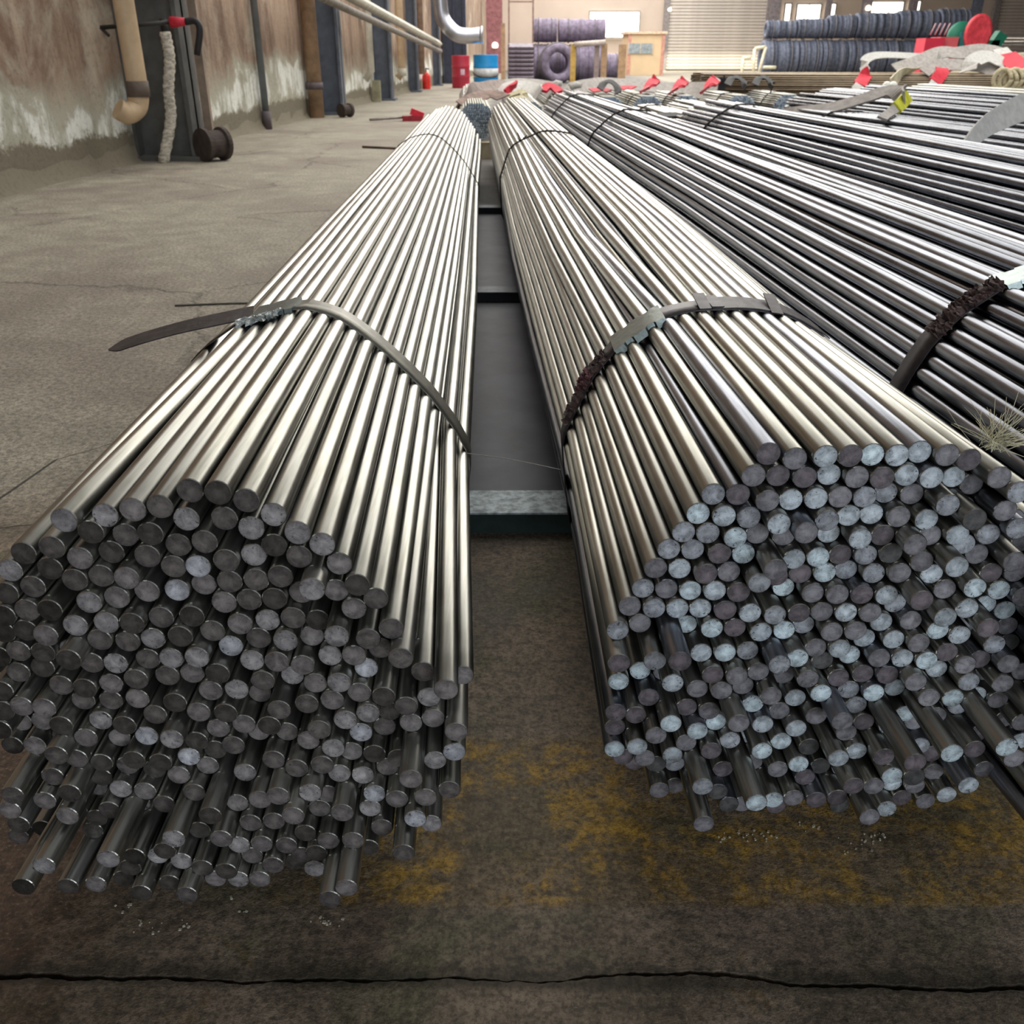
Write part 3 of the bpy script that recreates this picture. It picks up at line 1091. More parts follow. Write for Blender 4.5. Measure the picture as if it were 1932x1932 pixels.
def seal(pts, c, parent, w=0.060, m=None, flap=True):
    """crimped strapping seal: plate with notched, folded edges"""
    mb = MB()
    P = arc_pts(lift(pts, c, 0.0035), 6)
    n = len(P)
    top, fr, lo, bk = [], [], [], []
    for i, p in enumerate(P):
        t = i / (n - 1)
        nt_ = 0.006 if (0.18 < t < 0.34 or 0.62 < t < 0.78) else 0.0
        out = Vector(((p - c).x, 0, (p - c).z)).normalized()
        y0, y1 = p.y - w / 2 + nt_, p.y + w / 2 - nt_
        dn = 0.010 if nt_ == 0 else 0.006
        for q in ((p.x, y0, p.z), (p.x, y1, p.z), (p.x - out.x * dn, y1 + .001, p.z - out.z * dn), (p.x - out.x * dn, y0 - .002, p.z - out.z * dn),
                  (p.x + out.x * .002, y0, p.z + out.z * .002), (p.x + out.x * .002, y1, p.z + out.z * .002)):
            mb.v.append(q)
    for i in range(n - 1):
        a, b = i * 6, (i + 1) * 6
        for k0, k1 in ((4, 5), (5, 2), (3, 4), (2, 3)):
            mb.f.append((a + k0, a + k1, b + k1, b + k0)); mb.m.append(0); mb.s.append(False)
    for e in (0, (n - 1) * 6):
        mb.f.append((e + 3, e + 2, e + 5, e + 4)); mb.m.append(0); mb.s.append(False)
    return mb.build('seal', m or SEAL, parent)


def torn_wrap(pts, c, parent, m, w=0.062, seed=1, h=0.012, name='torn_wrapping'):
    r_ = random.Random(seed)
    P = arc_pts(lift(pts, c, 0.002), 6)
    n = len(P)
    K = 9
    mb = MB()
    for i, p in enumerate(P):
        out = Vector(((p - c).x, 0, (p - c).z)).normalized()
        ww = w * r_.uniform(0.75, 1.12) / 2
        sh = r_.uniform(-.006, .006)
        for k in range(K):
            t = k / (K - 1) * 2 - 1
            hh = r_.uniform(0, h) * (1 - abs(t) * 0.5) + (.001 if abs(t) < .9 else -0.004)
            tang = r_.uniform(-.003, .003)
            q = p + out * hh
            mb.v.append((q.x + out.z * tang, q.y + sh + t * ww + r_.uniform(-.003, .003), q.z - out.x * tang))
    for i in range(n - 1):
        for k in range(K - 1):
            mb.f.append((i * K + k, (i + 1) * K + k, (i + 1) * K + k + 1, i * K + k + 1)); mb.m.append(0); mb.s.append(False)
    b = len(mb.v)
    for i, p in enumerate(P):
        for k in (0, K - 1):
            t = -1 if k == 0 else 1
            mb.v.append((p.x, p.y + t * w / 2 * .9, p.z))
    for i in range(n - 1):
        mb.f.append((i * K, b + 2 * i, b + 2 * i + 2, (i + 1) * K)); mb.m.append(0); mb.s.append(False)
        mb.f.append((i * K + K - 1, (i + 1) * K + K - 1, b + 2 * i + 3, b + 2 * i + 1)); mb.m.append(0); mb.s.append(False)
    return mb.build(name, m, parent)


def wire_tie(B, y, root, r=0.0035, knot=None, turns=2, slant=0.0):
    mb = MB()
    for t in range(turns):
        L = B.loop(y + t * 0.012, r, 48)
        zc = sum(p.z for p in L) / len(L)
        for p in L:
            p.y += (p.z - zc) * slant
        mb.tube(L + [L[0]], r, 5, cap=False)
    if knot:
        L = B.loop(y, r, 48)
        i = near_idx(L, *knot)
        p = L[i]
        for k in range(3):
            a = k * 2.1
            mb.tube([p, p + Vector((.012 * math.cos(a), -.01, .014 + .01 * math.sin(a))), p + Vector((.03 * math.cos(a), -.03, .03 + .015 * math.sin(a)))], .003, 5)
    return mb.build('wire_tie', WIRE, root)


DAT_L = '-4687,4724,761,2;-4101,5197,738,5;-3790,5166,754,5;-3516,5234,752,4;-3259,5268,752,3;-2963,5422,754,3;-2675,5453,743,2;-2461,5320,754,3;-3965,4985,755,2;-3682,4911,763,3;-3411,4966,755,2;-3040,5133,753,5;-2686,5140,753,3;-2449,5037,753,5;-4336,4855,749,3;-4118,4714,753,4;-3852,4725,763,2;-3483,4725,755,3;-3187,4820,760,3;-2911,4886,754,3;-4449,4578,757,2;-4859,4539,760,5;-4219,4474,753,3;-3969,4502,756,3;-3688,4531,747,4;-3272,4583,760,3;-3021,4608,756,6;-2733,4689,753,3;-2482,4712,760,5;-4680,4355,760,3;-4942,4301,757,2;-3577,4305,760,4;-3280,4317,760,6;-3026,4357,765,4;-2742,4438,756,3;-2483,4458,756,3;-4113,4246,749,5;-3862,4263,755,4;-2832,4196,757,4;-2582,4227,757,3;-5016,4059,754,1;-4771,4117,755,3;-4521,4148,750,1;-3973,4037,745,5;-3722,4035,744,2;-3470,4032,755,3;-3159,4059,753,2;-2988,3875,755,3;-2702,3963,754,4;-4298,3984,748,5;-4856,3866,757,2;-5104,3823,760,1;-4605,3878,746,4;-4512,3560,769,5;-4093,3816,748,3;-3841,3771,752,3;-3590,3791,754,5;-3295,3847,749,2;-2552,3761,759,3;-2840,3672,758,6;-5013,3588,761,3;-4762,3576,760,2;-3694,3530,756,3;-3444,3558,753,5;-3145,3640,743,5;-2636,3524,754,5;-5103,3295,765,3;-4850,3340,767,2;-4331,3734,726,2;-4269,3487,755,3;-4017,3493,753,5;-3538,3313,757,3;-3287,3328,759,4;-2988,3406,748,2;-5248,3499,764,1;-3834,3320,750,3;-4143,3196,759,4;-3116,3137,755,4;-2838,3167,753,5;-2554,3286,752,3;-4674,3159,761,3;-4407,3166,755,2;-4508,2936,765,3;-4206,2952,763,3;-3894,3026,756,4;-3492,3013,751,2;-5283,3119,757,2;-3262,2899,750,4;-5091,2956,752,4;-4840,2969,748,4;-5328,2871,756,2;-3741,2826,755,3;-2989,2877,751,2;-2231,5163,756,5;-2003,5031,745,5;-1792,4893,748,5;-1663,4644,755,4;-2264,4838,756,2;-2033,4737,752,3;-2237,4514,753,3;-2331,4243,756,2;-2080,4268,764,3;-1889,4531,727,5;-1728,4323,759,4;-1500,4443,749,2;-1342,4247,756,3;-1565,4131,756,4;-2432,3983,758,5;-2168,4033,754,3;-1976,3870,775,2;-1202,3950,748,3;-1128,3466,808,5;-2260,3798,749,5;-2067,3636,781,4;-1729,3919,739,5;-1441,3813,750,3;-1353,3577,768,3;-1874,3475,769,5;-1612,3548,759,4;-1108,3717,731,3;-1517,3315,770,6;-2379,3536,750,4;-2156,3400,763,4;-2325,3125,783,5;-2047,3173,763,4;-1785,3239,755,5;-926,3319,763,3;-768,3124,799,4;-535,3027,796,4;-1595,3075,760,4;-1348,3022,760,2;-677,3359,728,4;-887,2903,774,5;-2151,2943,758,3;-1883,2982,759,4;-2442,2879,756,3;-1128,2833,768,3;-1759,2763,754,5;-2701,2885,784,3;-5439,2383,797,4;-5086,2543,779,4;-4715,2739,748,2;-4335,2736,757,5;-4085,2691,754,2;-3646,2443,793,5;-2840,2674,758,4;-3151,2554,766,4;-5537,2151,785,2;-5176,2306,767,4;-4925,2308,782,3;-4507,2552,751,4;-4311,2289,782,4;-3887,2533,756,6;-3534,2669,735,5;-3379,2447,758,2;-3010,2345,763,3;-3235,2232,769,2;-2765,2402,779,4;-4751,2490,731,3;-4680,2249,753,3;-4478,2100,763,2;-4227,2018,768,3;-4065,2235,752,2;-3796,2184,754,2;-3495,2224,759,6;-3354,2009,769,4;-4955,2052,747,3;-5035,1554,806,3;-4587,1781,775,2;-3941,1964,768,2;-3636,1989,756,4;-2914,2017,757,5;-4799,1411,799,4;-4311,1781,757,5;-4054,1739,758,4;-3484,1789,751,3;-5251,2065,718,3;-5053,1805,737,4;-4709,1999,728,2;-3860,1578,755,3;-4284,1305,785,5;-3062,1568,758,4;-2720,1857,733,4;-5416,1737,730,4;-4467,1519,752,3;-3216,1798,716,2;-5399,1486,734,2;-4808,1662,729,4;-4768,1161,776,2;-5429,996,776,1;-4878,935,779,2;-2921,1359,749,3;-3609,1570,706,5;-3547,1146,759,2;-5678,959,767,3;-3197,1338,728,4;-3058,1119,740,5;-2806,1135,740,4;-5010,1274,697,5;-4217,1547,681,5;-4194,1070,728,1;-3870,1102,733,2;-4044,847,750,5;-3733,891,738,5;-2954,890,746,3;-4302,842,733,2;-4429,626,737,2;-3483,859,731,2;-3205,865,726,2;-3387,626,737,4;-3125,626,736,5;-2875,651,734,4;-5209,1120,683,1;-5019,626,726,2;-4713,626,729,4;-4165,626,717,2;-3885,626,731,2;-3636,658,712,3;-5407,2632,754,1;-2573,2663,757,2;-2446,2431,775,3;-2195,2413,763,4;-2032,2684,748,3;-1518,2836,756,5;-1396,2435,783,3;-1324,2676,779,2;-1092,2585,771,4;-850,2654,770,4;-602,2613,753,4;-1616,2556,759,6;-1907,2428,749,5;-1754,2228,767,4;-2575,2215,755,3;-2323,2158,748,3;-1503,2207,765,2;-1242,2157,764,3;-632,2297,758,6;-845,2162,760,5;-2041,2214,747,3;-2817,1625,788,3;-2567,1657,786,4;-1888,2015,756,5;-1840,1519,796,4;-1638,1971,758,5;-1387,1953,773,3;-1066,2335,713,4;-1313,1482,804,5;-2498,1976,726,4;-2172,1957,733,5;-2054,1650,763,4;-2418,1457,776,4;-1523,1742,754,6;-1272,1730,747,4;-699,1816,752,3;-951,1832,739,4;-2169,1427,764,3;-2346,1775,718,4;-2659,1386,749,3;-1833,1770,723,4;-1590,1499,757,5;-1071,1574,734,6;-925,1249,759,5;-2321,1225,747,2;-1467,1279,750,3;-2055,1202,738,3;-1765,1280,731,3;-2540,1090,742,3;-2208,1002,739,2;-2035,626,764,6;-2410,844,751,3;-1672,768,769,2;-1201,1257,716,3;-2705,837,737,3;-2536,626,761,2;-2284,626,751,5;-1803,1032,689,4;-1995,872,688,3;-5632,2747,809,4;-5600,2997,777,4;-5600,3250,779,4'
DAT_R = '2565,5432,837,3;2854,5362,841,4;2428,5220,831,4;2736,5141,849,3;2073,4967,841,5;2325,4969,840,3;2624,4911,837,4;2880,4901,842,6;1930,4760,838,7;2193,4746,835,6;2445,4734,834,5;2744,4689,828,6;1799,4544,838,5;2051,4538,837,5;2337,4496,835,7;2591,4490,845,4;2928,4385,860,4;1665,4331,840,5;1919,4323,841,5;2199,4285,838,3;2458,4275,840,7;3037,4158,849,6;1535,4115,837,4;1804,4081,842,6;2069,4061,834,3;2321,4064,838,4;2709,4262,809,4;2688,3780,891,3;2909,3900,857,3;1434,3818,845,5;1688,3815,844,4;1940,3815,841,7;2190,3841,836,6;2442,3834,834,3;2612,4020,823,5;3045,3688,869,7;1299,3605,842,4;1561,3597,839,5;1813,3596,839,6;2069,3587,841,6;2332,3587,837,3;2612,3539,839,6;2906,3478,844,5;1164,3364,831,5;1424,3385,842,4;1996,3224,865,7;2200,3372,834,7;2482,3314,844,3;2771,3266,842,6;3060,3235,851,7;3034,2787,884,6;3132,5412,835,6;3384,5415,836,3;3634,5393,844,7;3885,5385,844,6;4136,5398,850,6;4387,5389,844,4;4631,5328,846,3;4948,5158,840,4;5158,5018,835,5;3001,5134,846,3;3263,5145,851,6;3515,5152,842,4;3770,5149,841,3;4021,5173,843,6;4272,5149,842,6;4658,5027,871,6;4908,4909,878,4;3131,4919,841,6;3386,4925,843,4;3639,4926,843,5;3911,4912,857,5;4202,4880,860,4;4454,4880,833,5;4895,4629,881,3;5119,4769,843,4;5501,4453,886,4;3166,4465,889,6;3257,4700,834,5;3513,4707,844,6;3765,4707,848,6;4034,4692,844,4;4329,4662,844,6;4693,4778,821,2;5067,4444,852,5;2992,4646,817,4;3411,4408,862,6;3657,4458,839,6;3908,4474,844,3;4688,4482,843,6;5280,4575,840,5;5610,4226,876,4;4441,4436,851,4;3287,4188,848,7;3541,4193,853,3;3791,4215,848,5;4040,4253,845,2;4160,4474,823,4;4794,4056,884,5;4862,4299,857,5;5061,4145,862,4;4357,4184,839,4;5367,4158,843,4;3159,3937,856,3;3408,3967,853,7;3660,3971,859,5;3910,3993,847,5;4158,4031,841,4;4559,3965,851,6;4617,4240,818,6;4492,3656,877,7;5222,3952,855,3;5519,3931,860,4;3301,3730,849,4;3553,3743,844,4;3804,3764,841,3;4056,3772,838,6;4731,3781,849,4;4981,3871,837,7;5357,3740,854,7;5605,3695,847,4;4324,3843,816,3;4258,3561,856,5;5387,3421,875,7;4943,3622,835,6;5626,3344,875,7;3183,3477,848,3;3434,3497,848,4;3686,3506,845,6;3939,3522,842,4;4434,3381,848,4;4122,3349,850,6;4708,3531,831,6;5218,3155,875,4;5139,3463,821,3;5745,3091,881,4;4737,3282,844,7;3312,3236,862,5;3564,3261,843,4;3815,3290,841,4;3990,3109,854,6;4276,3150,845,6;4527,3147,838,4;4981,3231,842,6;5446,3054,849,5;5850,2830,885,2;3436,3017,848,4;3687,3036,843,6;3871,2864,856,7;3186,2988,832,7;4148,2914,842,4;4399,2930,840,6;4650,2928,836,7;4892,2995,842,3;3564,2800,854,2;5353,2822,853,3;1157,3109,806,3;1231,2586,843,7;1499,2626,858,7;1555,3111,810,5;1756,3299,783,3;1807,2501,873,4;2128,3010,839,6;2377,3049,834,7;2656,3011,843,5;2933,3018,816,5;1790,2752,818,6;2254,2792,828,3;2512,2800,824,4;2779,2791,834,4;2635,2580,836,4;3016,2347,873,7;3177,2541,861,4;2125,2526,837,4;2375,2571,828,4;1583,2388,839,3;1860,1909,884,4;2041,2215,843,3;2293,2200,838,4;2603,2126,855,4;2763,2364,831,7;2998,1921,872,6;2904,2573,818,4;3301,2322,847,6;3140,2129,847,4;1198,2260,828,3;1438,2182,833,3;1686,1728,883,6;1793,2250,810,7;2416,1958,848,7;2876,2139,822,6;2512,2360,797,4;2973,1427,887,6;1222,1930,842,3;1648,2044,814,4;2154,1990,828,7;2060,1757,835,4;2582,1769,838,5;3327,1961,836,6;3186,1753,838,7;1218,1678,833,7;1454,1828,820,6;1918,1549,837,6;1597,1492,838,4;2335,1720,825,3;2254,1294,865,3;2947,1676,830,7;1350,1442,846,3;1517,1254,858,3;1763,1303,849,2;2007,1241,857,5;2994,1176,866,4;2591,1196,852,3;3435,1411,837,7;3201,1319,838,4;3551,1188,839,3;3803,1183,859,2;1787,1052,831,4;2052,848,861,4;2169,1530,787,5;2521,954,839,2;2726,1498,765,7;3149,977,823,7;3401,980,826,4;2890,626,852,4;2674,754,838,2;3302,626,849,3;2207,1046,778,4;4931,2639,860,6;5104,2859,837,4;5601,2857,839,4;5940,2595,861,4;3317,2750,826,4;3744,2621,845,3;4025,2665,847,3;4275,2696,840,3;4486,2385,858,6;4525,2712,825,4;5197,2625,837,5;5693,2385,888,4;5533,2192,869,6;5581,2608,836,4;6145,2197,880,7;3488,2560,825,7;3908,2430,848,5;4159,2446,840,7;4554,1805,902,6;4031,2210,848,5;3784,2159,850,4;3521,2170,833,4;3662,2379,798,4;4148,1986,845,3;4694,2526,821,4;5096,1956,874,4;5048,2416,834,7;5300,2099,860,5;5780,2149,865,4;4659,2034,854,7;5112,1705,897,5;4924,2139,837,4;4837,1857,861,4;4401,2005,836,7;3901,1936,832,4;5484,1656,882,3;6026,1755,878,4;5712,1552,874,3;5985,2003,842,4;4031,1720,825,6;3779,1716,813,6;4072,1157,859,6;4882,1610,846,5;5080,1455,850,3;4714,2278,758,7;5323,1849,813,3;5291,2351,759,7;6212,1518,866,6;3539,1641,841,2;4277,1771,809,3;4289,2230,749,3;4368,1150,859,4;5472,1178,864,7;5133,1209,846,4;4390,1546,803,7;4641,1537,801,2;5691,1302,840,4;6160,1139,868,3;3970,1387,803,3;4224,1357,806,4;4693,981,851,6;4944,993,845,4;5319,1378,805,6;5260,992,830,6;4868,720,853,3;5166,672,852,4;3952,936,831,3;3670,966,824,3;4082,658,847,2;4586,752,831,6;4215,950,798,4;3767,734,870,4;5939,1261,747,4;5961,1512,774,4;5612,1953,786,4;6223,1919,796,4;6384,2117,796,4;6514,2333,768,4;5941,2344,768,4;6203,2488,799,4;6158,2736,764,4;6411,2796,796,4;5994,3051,777,4;6235,2977,791,4;6077,3289,791,4;6318,3215,792,4;5865,3425,792,4;6108,3539,765,4;5895,3675,784,4;6246,3750,780,4;5768,3892,785,4;6035,3887,798,4;5904,4104,776,4;5832,4345,769,4'


def decode(s):
    out = []
    for t in s.split(';'):
        a, b, c, d = t.split(',')
        out.append((int(a) / 1e4, int(b) / 1e4, int(c) / 1e3, int(d)))
    return out


def sections(near, ys, cx, cz, scales, noise_amp, seed, zmins, D=0.0249, mod=None, poly=None):
    rr = np.random.default_rng(seed)
    P = np.array([(a, b) for a, b, c, d in near])
    out = [(min(n_[2] for n_ in near), P.copy())]
    for y, s, zm in zip(ys, scales, zmins):
        Q = P.copy()
        Q[:, 0] = cx + (Q[:, 0] - cx) * s[0]
        Q[:, 1] = cz + (Q[:, 1] - cz) * s[1]
        Q += rr.normal(0, noise_amp, Q.shape)
        if mod:
            Q = mod(y, Q)
        Q = relax(Q, D, 60, zm)
        if poly and abs(y - 1.44) < .01:
            for _ in range(120):
                Q = relax(clamp_poly(Q, poly, BR), D, 2, zm)
            Q = clamp_poly(Q, poly, BR)
        out.append((y, Q))
        P = Q
    return out


# --- bundle one (left)
nearL = decode(DAT_L)
secL = sections(nearL, [1.44, 2.6, 4.86, 6.4, 7.62], -0.305, 0.29, [(.97, .99), (1.0, 1.0), (.95, .99), (1.02, 1.0), (1.0, .99)], 0.0022, 5, [0.0625] * 5, poly=[(-.56, .27), (-.55, .37), (-.51, .44), (-.465, .485), (-.392, .529), (-.325, .545), (-.288, .541), (-.247, .524), (-.207, .493), (-.158, .447), (-.117, .401), (-.083, .355), (-.053, .293), (-.045, .2), (-.09, .11), (-.18, .05), (-.42, .05), (-.52, .13)])
axL = lambda y: SL * (y - 0.8) + 0.006 * max(0, y - 1.4)
B1 = Bundle(nearL, secL, axL)
t1 = thing('steel_bar_bundle', (axL(4) - .3, 4.0, 0.05), 'left round bundle of bright steel bars, strap with a long loose tail, dark sawn ends', 'steel bars', 'bundles of bright steel bars in the front row')
B1.build_rods(t1, 20, lambda c, i: (BAR, END_L[c]))
L = B1.loop(1.44, 0.0008, 90)
cL = sum(L, Vector()) / len(L)
strap = band_loop(L, 0.058, 0.0018, t1, 'strap', STRAP)
tl = at(470, 600, 1.44)
i0 = near_idx(L, *(lambda p: (p.x, p.z))(at(552, 580, 1.44)))
i1 = near_idx(L, *(lambda p: (p.x, p.z))(at(478, 592, 1.44)))
sp = sub_arc(L, i0, i1)
seal(sp, cL, strap, 0.076)
torn_wrap(sub_arc(L, i0 + 1, i1 + 1), cL, strap, mat('crumpled_seal_skirt', (186, 192, 190), 0.4, 0.5, 0.3, 80, 0.5), 0.028, 3, 0.008, 'crumpled_lip').location.y -= 0.044
e = lift([L[i1]], cL, .006)[0]
tp = arc_pts([e, at(418, 601, 1.43), at(340, 618, 1.42), at(262, 640, 1.41), at(205, 660, 1.40)], 6)
mb = MB(); mb.ribbon(tp, .06, .0018, (0.0, 1, 0.10), wid=[.06] * (len(tp) - 4) + [.06, .050, .030, .004])
mb.build('strap_tail', STRAP_DK, strap)
wire_tie(B1, 4.86, t1, 0.0022)

# --- bundle two (right)
nearR = decode(DAT_R)


def modR(y, Q):
    if 2.0 < y < 3.2:
        top = Q[:, 1] > 0.43
        w = np.exp(-((Q[:, 0] - 0.262) / 0.030) ** 2) * top
        Q[:, 1] -= 0.034 * w
        s = np.clip((Q[:, 0] - 0.262) / 0.02, -1, 1)
        Q[:, 0] += s * 0.012 * top
    return Q


secR = sections(nearR, [1.44, 2.35, 3.4, 4.86, 6.8, 8.75], 0.38, 0.29, [(.965, .99), (1.0, 1.0), (1.0, 1.0), (.93, 1.0), (.95, 1.0), (.90, .97)], 0.0024, 9, [0.0625] * 6, mod=modR, poly=[(.094, .243), (.101, .312), (.129, .397), (.179, .47), (.252, .526), (.302, .540), (.386, .542), (.454, .532), (.529, .490), (.60, .41), (.64, .30), (.63, .2), (.57, .10), (.46, .05), (.27, .05), (.16, .09), (.105, .16)])
axR = lambda y: SL * (y - 0.8) - 0.015 * max(0, y - 1.5)
B2 = Bundle(nearR, secR, axR)
t2 = thing('steel_bar_bundle', (axR(4.5) + .38, 4.5, 0.05), 'front bundle with pale bluish sawn bar ends, strap half covered in torn dark wrapping', 'steel bars', 'bundles of bright steel bars in the front row')
B2.build_rods(t2, 20, lambda c, i: (BAR_COOL if (i * 7) % 5 == 0 else BAR, END_R[c]))
L = B2.loop(1.44, 0.0008, 90)
cR = sum(L, Vector()) / len(L)
strap = band_loop(L, 0.060, 0.0018, t2, 'strap', STRAP_DK)
ix = lambda u, v, LL=L, d=1.44: near_idx(LL, at(u, v, d).x, at(u, v, d).z)
seal(sub_arc(L, ix(1240, 592), ix(1160, 650)), cR, strap, 0.078)
torn_wrap(sub_arc(L, ix(1150, 665), ix(1062, 778)), cR, strap, TORN, 0.056, 11, 0.010)
torn_wrap(sub_arc(L, ix(1120, 700), ix(1085, 740)), cR, strap, TORN_RED, 0.050, 21, 0.016)
mb = MB()
fp = lift(sub_arc(L, ix(1560, 640), ix(1330, 578)), cR, 0.004)
mb.ribbon([p + Vector((0, .010 - .010 * i / len(fp), 0)) for i, p in enumerate(fp)], .066, .0018, (0, 1, 0.02))
mb.build('strap_overlap', STRAP_DK, strap)
for k, (u, v) in enumerate(((1330, 578), (1306, 580), (1450, 578))):
    i = ix(u, v)
    mb = MB()
    mb.ribbon(lift(sub_arc(L, i - 1, i), cR, .007 + .001 * k), .072, .002, (0, 1, 0.1 * k))
    mb.build('strap_fold', STRAP_DK, strap)
for y_, kn in ((4.86, (0.0, 0.45)),):
    wire_tie(B2, y_, t2, 0.004, (axR(4.86) + .22, .48), 2, 0.25)
# a few bars crossing over on the crown of bundle two
# --- generic bundles
def disc_pack(r, D, seed, cz, zmin, flat=0.0):
    rr = np.random.default_rng(seed)
    pts = []
    k = 0
    z = -r
    while z <= r:
        hw = math.sqrt(max(0, r * r - z * z))
        x = -hw + (D / 2 if k % 2 else 0) * .5
        while x <= hw:
            pts.append((x, z + cz)); x += D * 1.015
        z += D * 0.885; k += 1
    P = np.array(pts) + rr.normal(0, D * .07, (len(pts), 2))
    return relax(P, D, 40, zmin)


def axis_line(x0, y0, x1, y1):
    return lambda y: x0 + (x1 - x0) * (y - y0) / (y1 - y0)


def make_bundle(label, x0, y0, x1, y1, r, zb=0.05, n=10, parts=True, seed=1, ties=(), endm=None, barm=None, group=None, jit=0.02, zb1=None, namp=0.003, D=0.0253, nsec=4):
    zb1 = zb if zb1 is None else zb1
    P = disc_pack(r, D, seed, zb + r, zb + D / 2)
    if parts and len(P) > 300:
        P = P[np.argsort(-P[:, 1])][:300]
    rr = np.random.default_rng(seed + 50)
    near = [(p[0], p[1], y0 + rr.uniform(-jit, jit), 4) for p in P]
    ys = [y0 + (y1 - y0) * t for t in [(i + 1) / nsec for i in range(nsec)]]
    sec = [(y0, P)]
    Q = P
    for k, y in enumerate(ys):
        Q = Q + rr.normal(0, namp, Q.shape)
        Q[:, 1] += (zb1 - zb) / nsec
        Q = relax(Q, D, 25, zb + (zb1 - zb) * (k + 1) / nsec + D / 2)
        sec.append((y, Q))
    ax = axis_line(x0, y0, x1, y1)
    B = Bundle(near, sec, ax, D / 2 - .0002)
    t = thing('steel_bar_bundle', ((x0 + x1) / 2, (y0 + y1) / 2, min(zb, zb1)), label, 'steel bars', group)
    endm = endm or END_FAR
    barm = barm or BAR
    if parts:
        rs = random.Random(seed)
        B.build_rods(t, n, lambda c, i: (barm if not isinstance(barm, list) else barm[rs.randrange(len(barm))], endm), rs=rs)
    else:
        # bars too thin in the picture to pick apart: one joined mass of real bars
        v, f, mi, sm = [], [], [], []
        for i, (X, Z, y, c) in enumerate(near):
            path = [(X + ax(y), y, Z)] + [(S[i][0] + ax(yy), yy + (rr.uniform(-.05, .05) if kk == nsec - 1 else 0), S[i][1]) for kk, (yy, S) in enumerate(sec[1:])]
            b = len(v)
            for (px, py, pz) in path:
                for k in range(n):
                    a = 2 * PI * k / n
                    v.append((px + B.r * math.cos(a), py, pz + B.r * math.sin(a)))
            m_ = len(path)
            for s_ in range(m_ - 1):
                for k in range(n):
                    k2 = (k + 1) % n
                    f.append((b + s_ * n + k, b + s_ * n + k2, b + (s_ + 1) * n + k2, b + (s_ + 1) * n + k)); mi.append(0); sm.append(True)
            f.append(tuple(b + k for k in reversed(range(n)))); mi.append(1); sm.append(False)
            f.append(tuple(b + (m_ - 1) * n + k for k in range(n))); mi.append(1); sm.append(False)
        mb = MB(); mb.v, mb.f, mb.m, mb.s = v, f, mi, sm
        mb.build('steel_rods', [barm[0] if isinstance(barm, list) else barm, endm], t, kind='stuff')
    for y_ in ties:
        wire_tie(B, y_, t, 0.0045, None, 2, 0.1)
    return t, B


G1 = 'bundles of bright steel bars in the front row'
G2 = 'bundles of steel bars in the second row'
t3, B3 = make_bundle('third front bundle of darker steel bars with a dark torn strap at the right edge', 0.972, 0.95, 0.54, 9.2, 0.262, 0.05, 12, True, 31, (5.75, 8.1), END_R[4], [BAR_DARK, BAR_DARK, BAR_COOL], G1, namp=0.0045, nsec=7)
L = B3.loop(1.52, 0.0008, 90)
c3 = sum(L, Vector()) / len(L)
strap = band_loop(L, 0.056, 0.0018, t3, 'strap', STRAP_DK)
ix3 = lambda u, v: near_idx(L, at(u, v, 1.52).x, at(u, v, 1.52).z)
seal(sub_arc(L, ix3(1990, 560), ix3(1895, 560)), c3, strap, 0.066)
torn_wrap(sub_arc(L, ix3(1890, 562), ix3(1775, 640)), c3, strap, TORN, 0.058, 33, 0.013)

t4, B4 = make_bundle('wide fourth bundle of grey bars behind the torn dark strap at the right edge', 1.70, 1.30, 1.30, 6.3, 0.285, 0.05, 10, True, 41, (5.6,), END_R[4], [BAR_DARK, BAR_DARK, BAR_COOL], G1, namp=0.004, nsec=5)
make_bundle('bundle in front of the yellow sleeve, under the black arched sling', 1.27, 6.6, 1.16, 8.4, 0.235, 0.05, 8, False, 43, (8.0,), None, BAR, G1, nsec=4)
make_bundle('fifth bundle from the left, crossed by the wide pale sling', 2.62, 2.6, 1.98, 6.7, 0.255, 0.06, 8, False, 51, (6.1,), None, BAR_DARK, G1, nsec=4)
make_bundle('grey bundle under the pale sling that ends at the yellow-green sleeve', 1.82, 6.9, 1.62, 9.4, 0.22, 0.06, 8, False, 53, (), None, BAR, G1, nsec=3)
make_bundle('grey bundle right of the yellow-green sleeve at the right edge', 3.45, 3.8, 2.66, 9.0, 0.25, 0.06, 8, False, 61, (), None, BAR_DARK, G1, nsec=3)
make_bundle('grey bundle second from the yellow-green sleeve towards the right edge', 4.2, 5.0, 3.35, 10.5, 0.25, 0.06, 7, False, 63, (), None, BAR_DARK, G1, nsec=3)
make_bundle('grey bundle in front of the tan bundles at the right edge', 5.0, 5.6, 4.1, 11.5, 0.25, 0.06, 7, False, 65, (), None, BAR_DARK, G1, nsec=3)
make_bundle('rearmost grey bundle in front of the tan bundle at the right edge', 5.9, 6.4, 4.9, 12.0, 0.25, 0.06, 7, False, 67, (), None, BAR, G1, nsec=3)
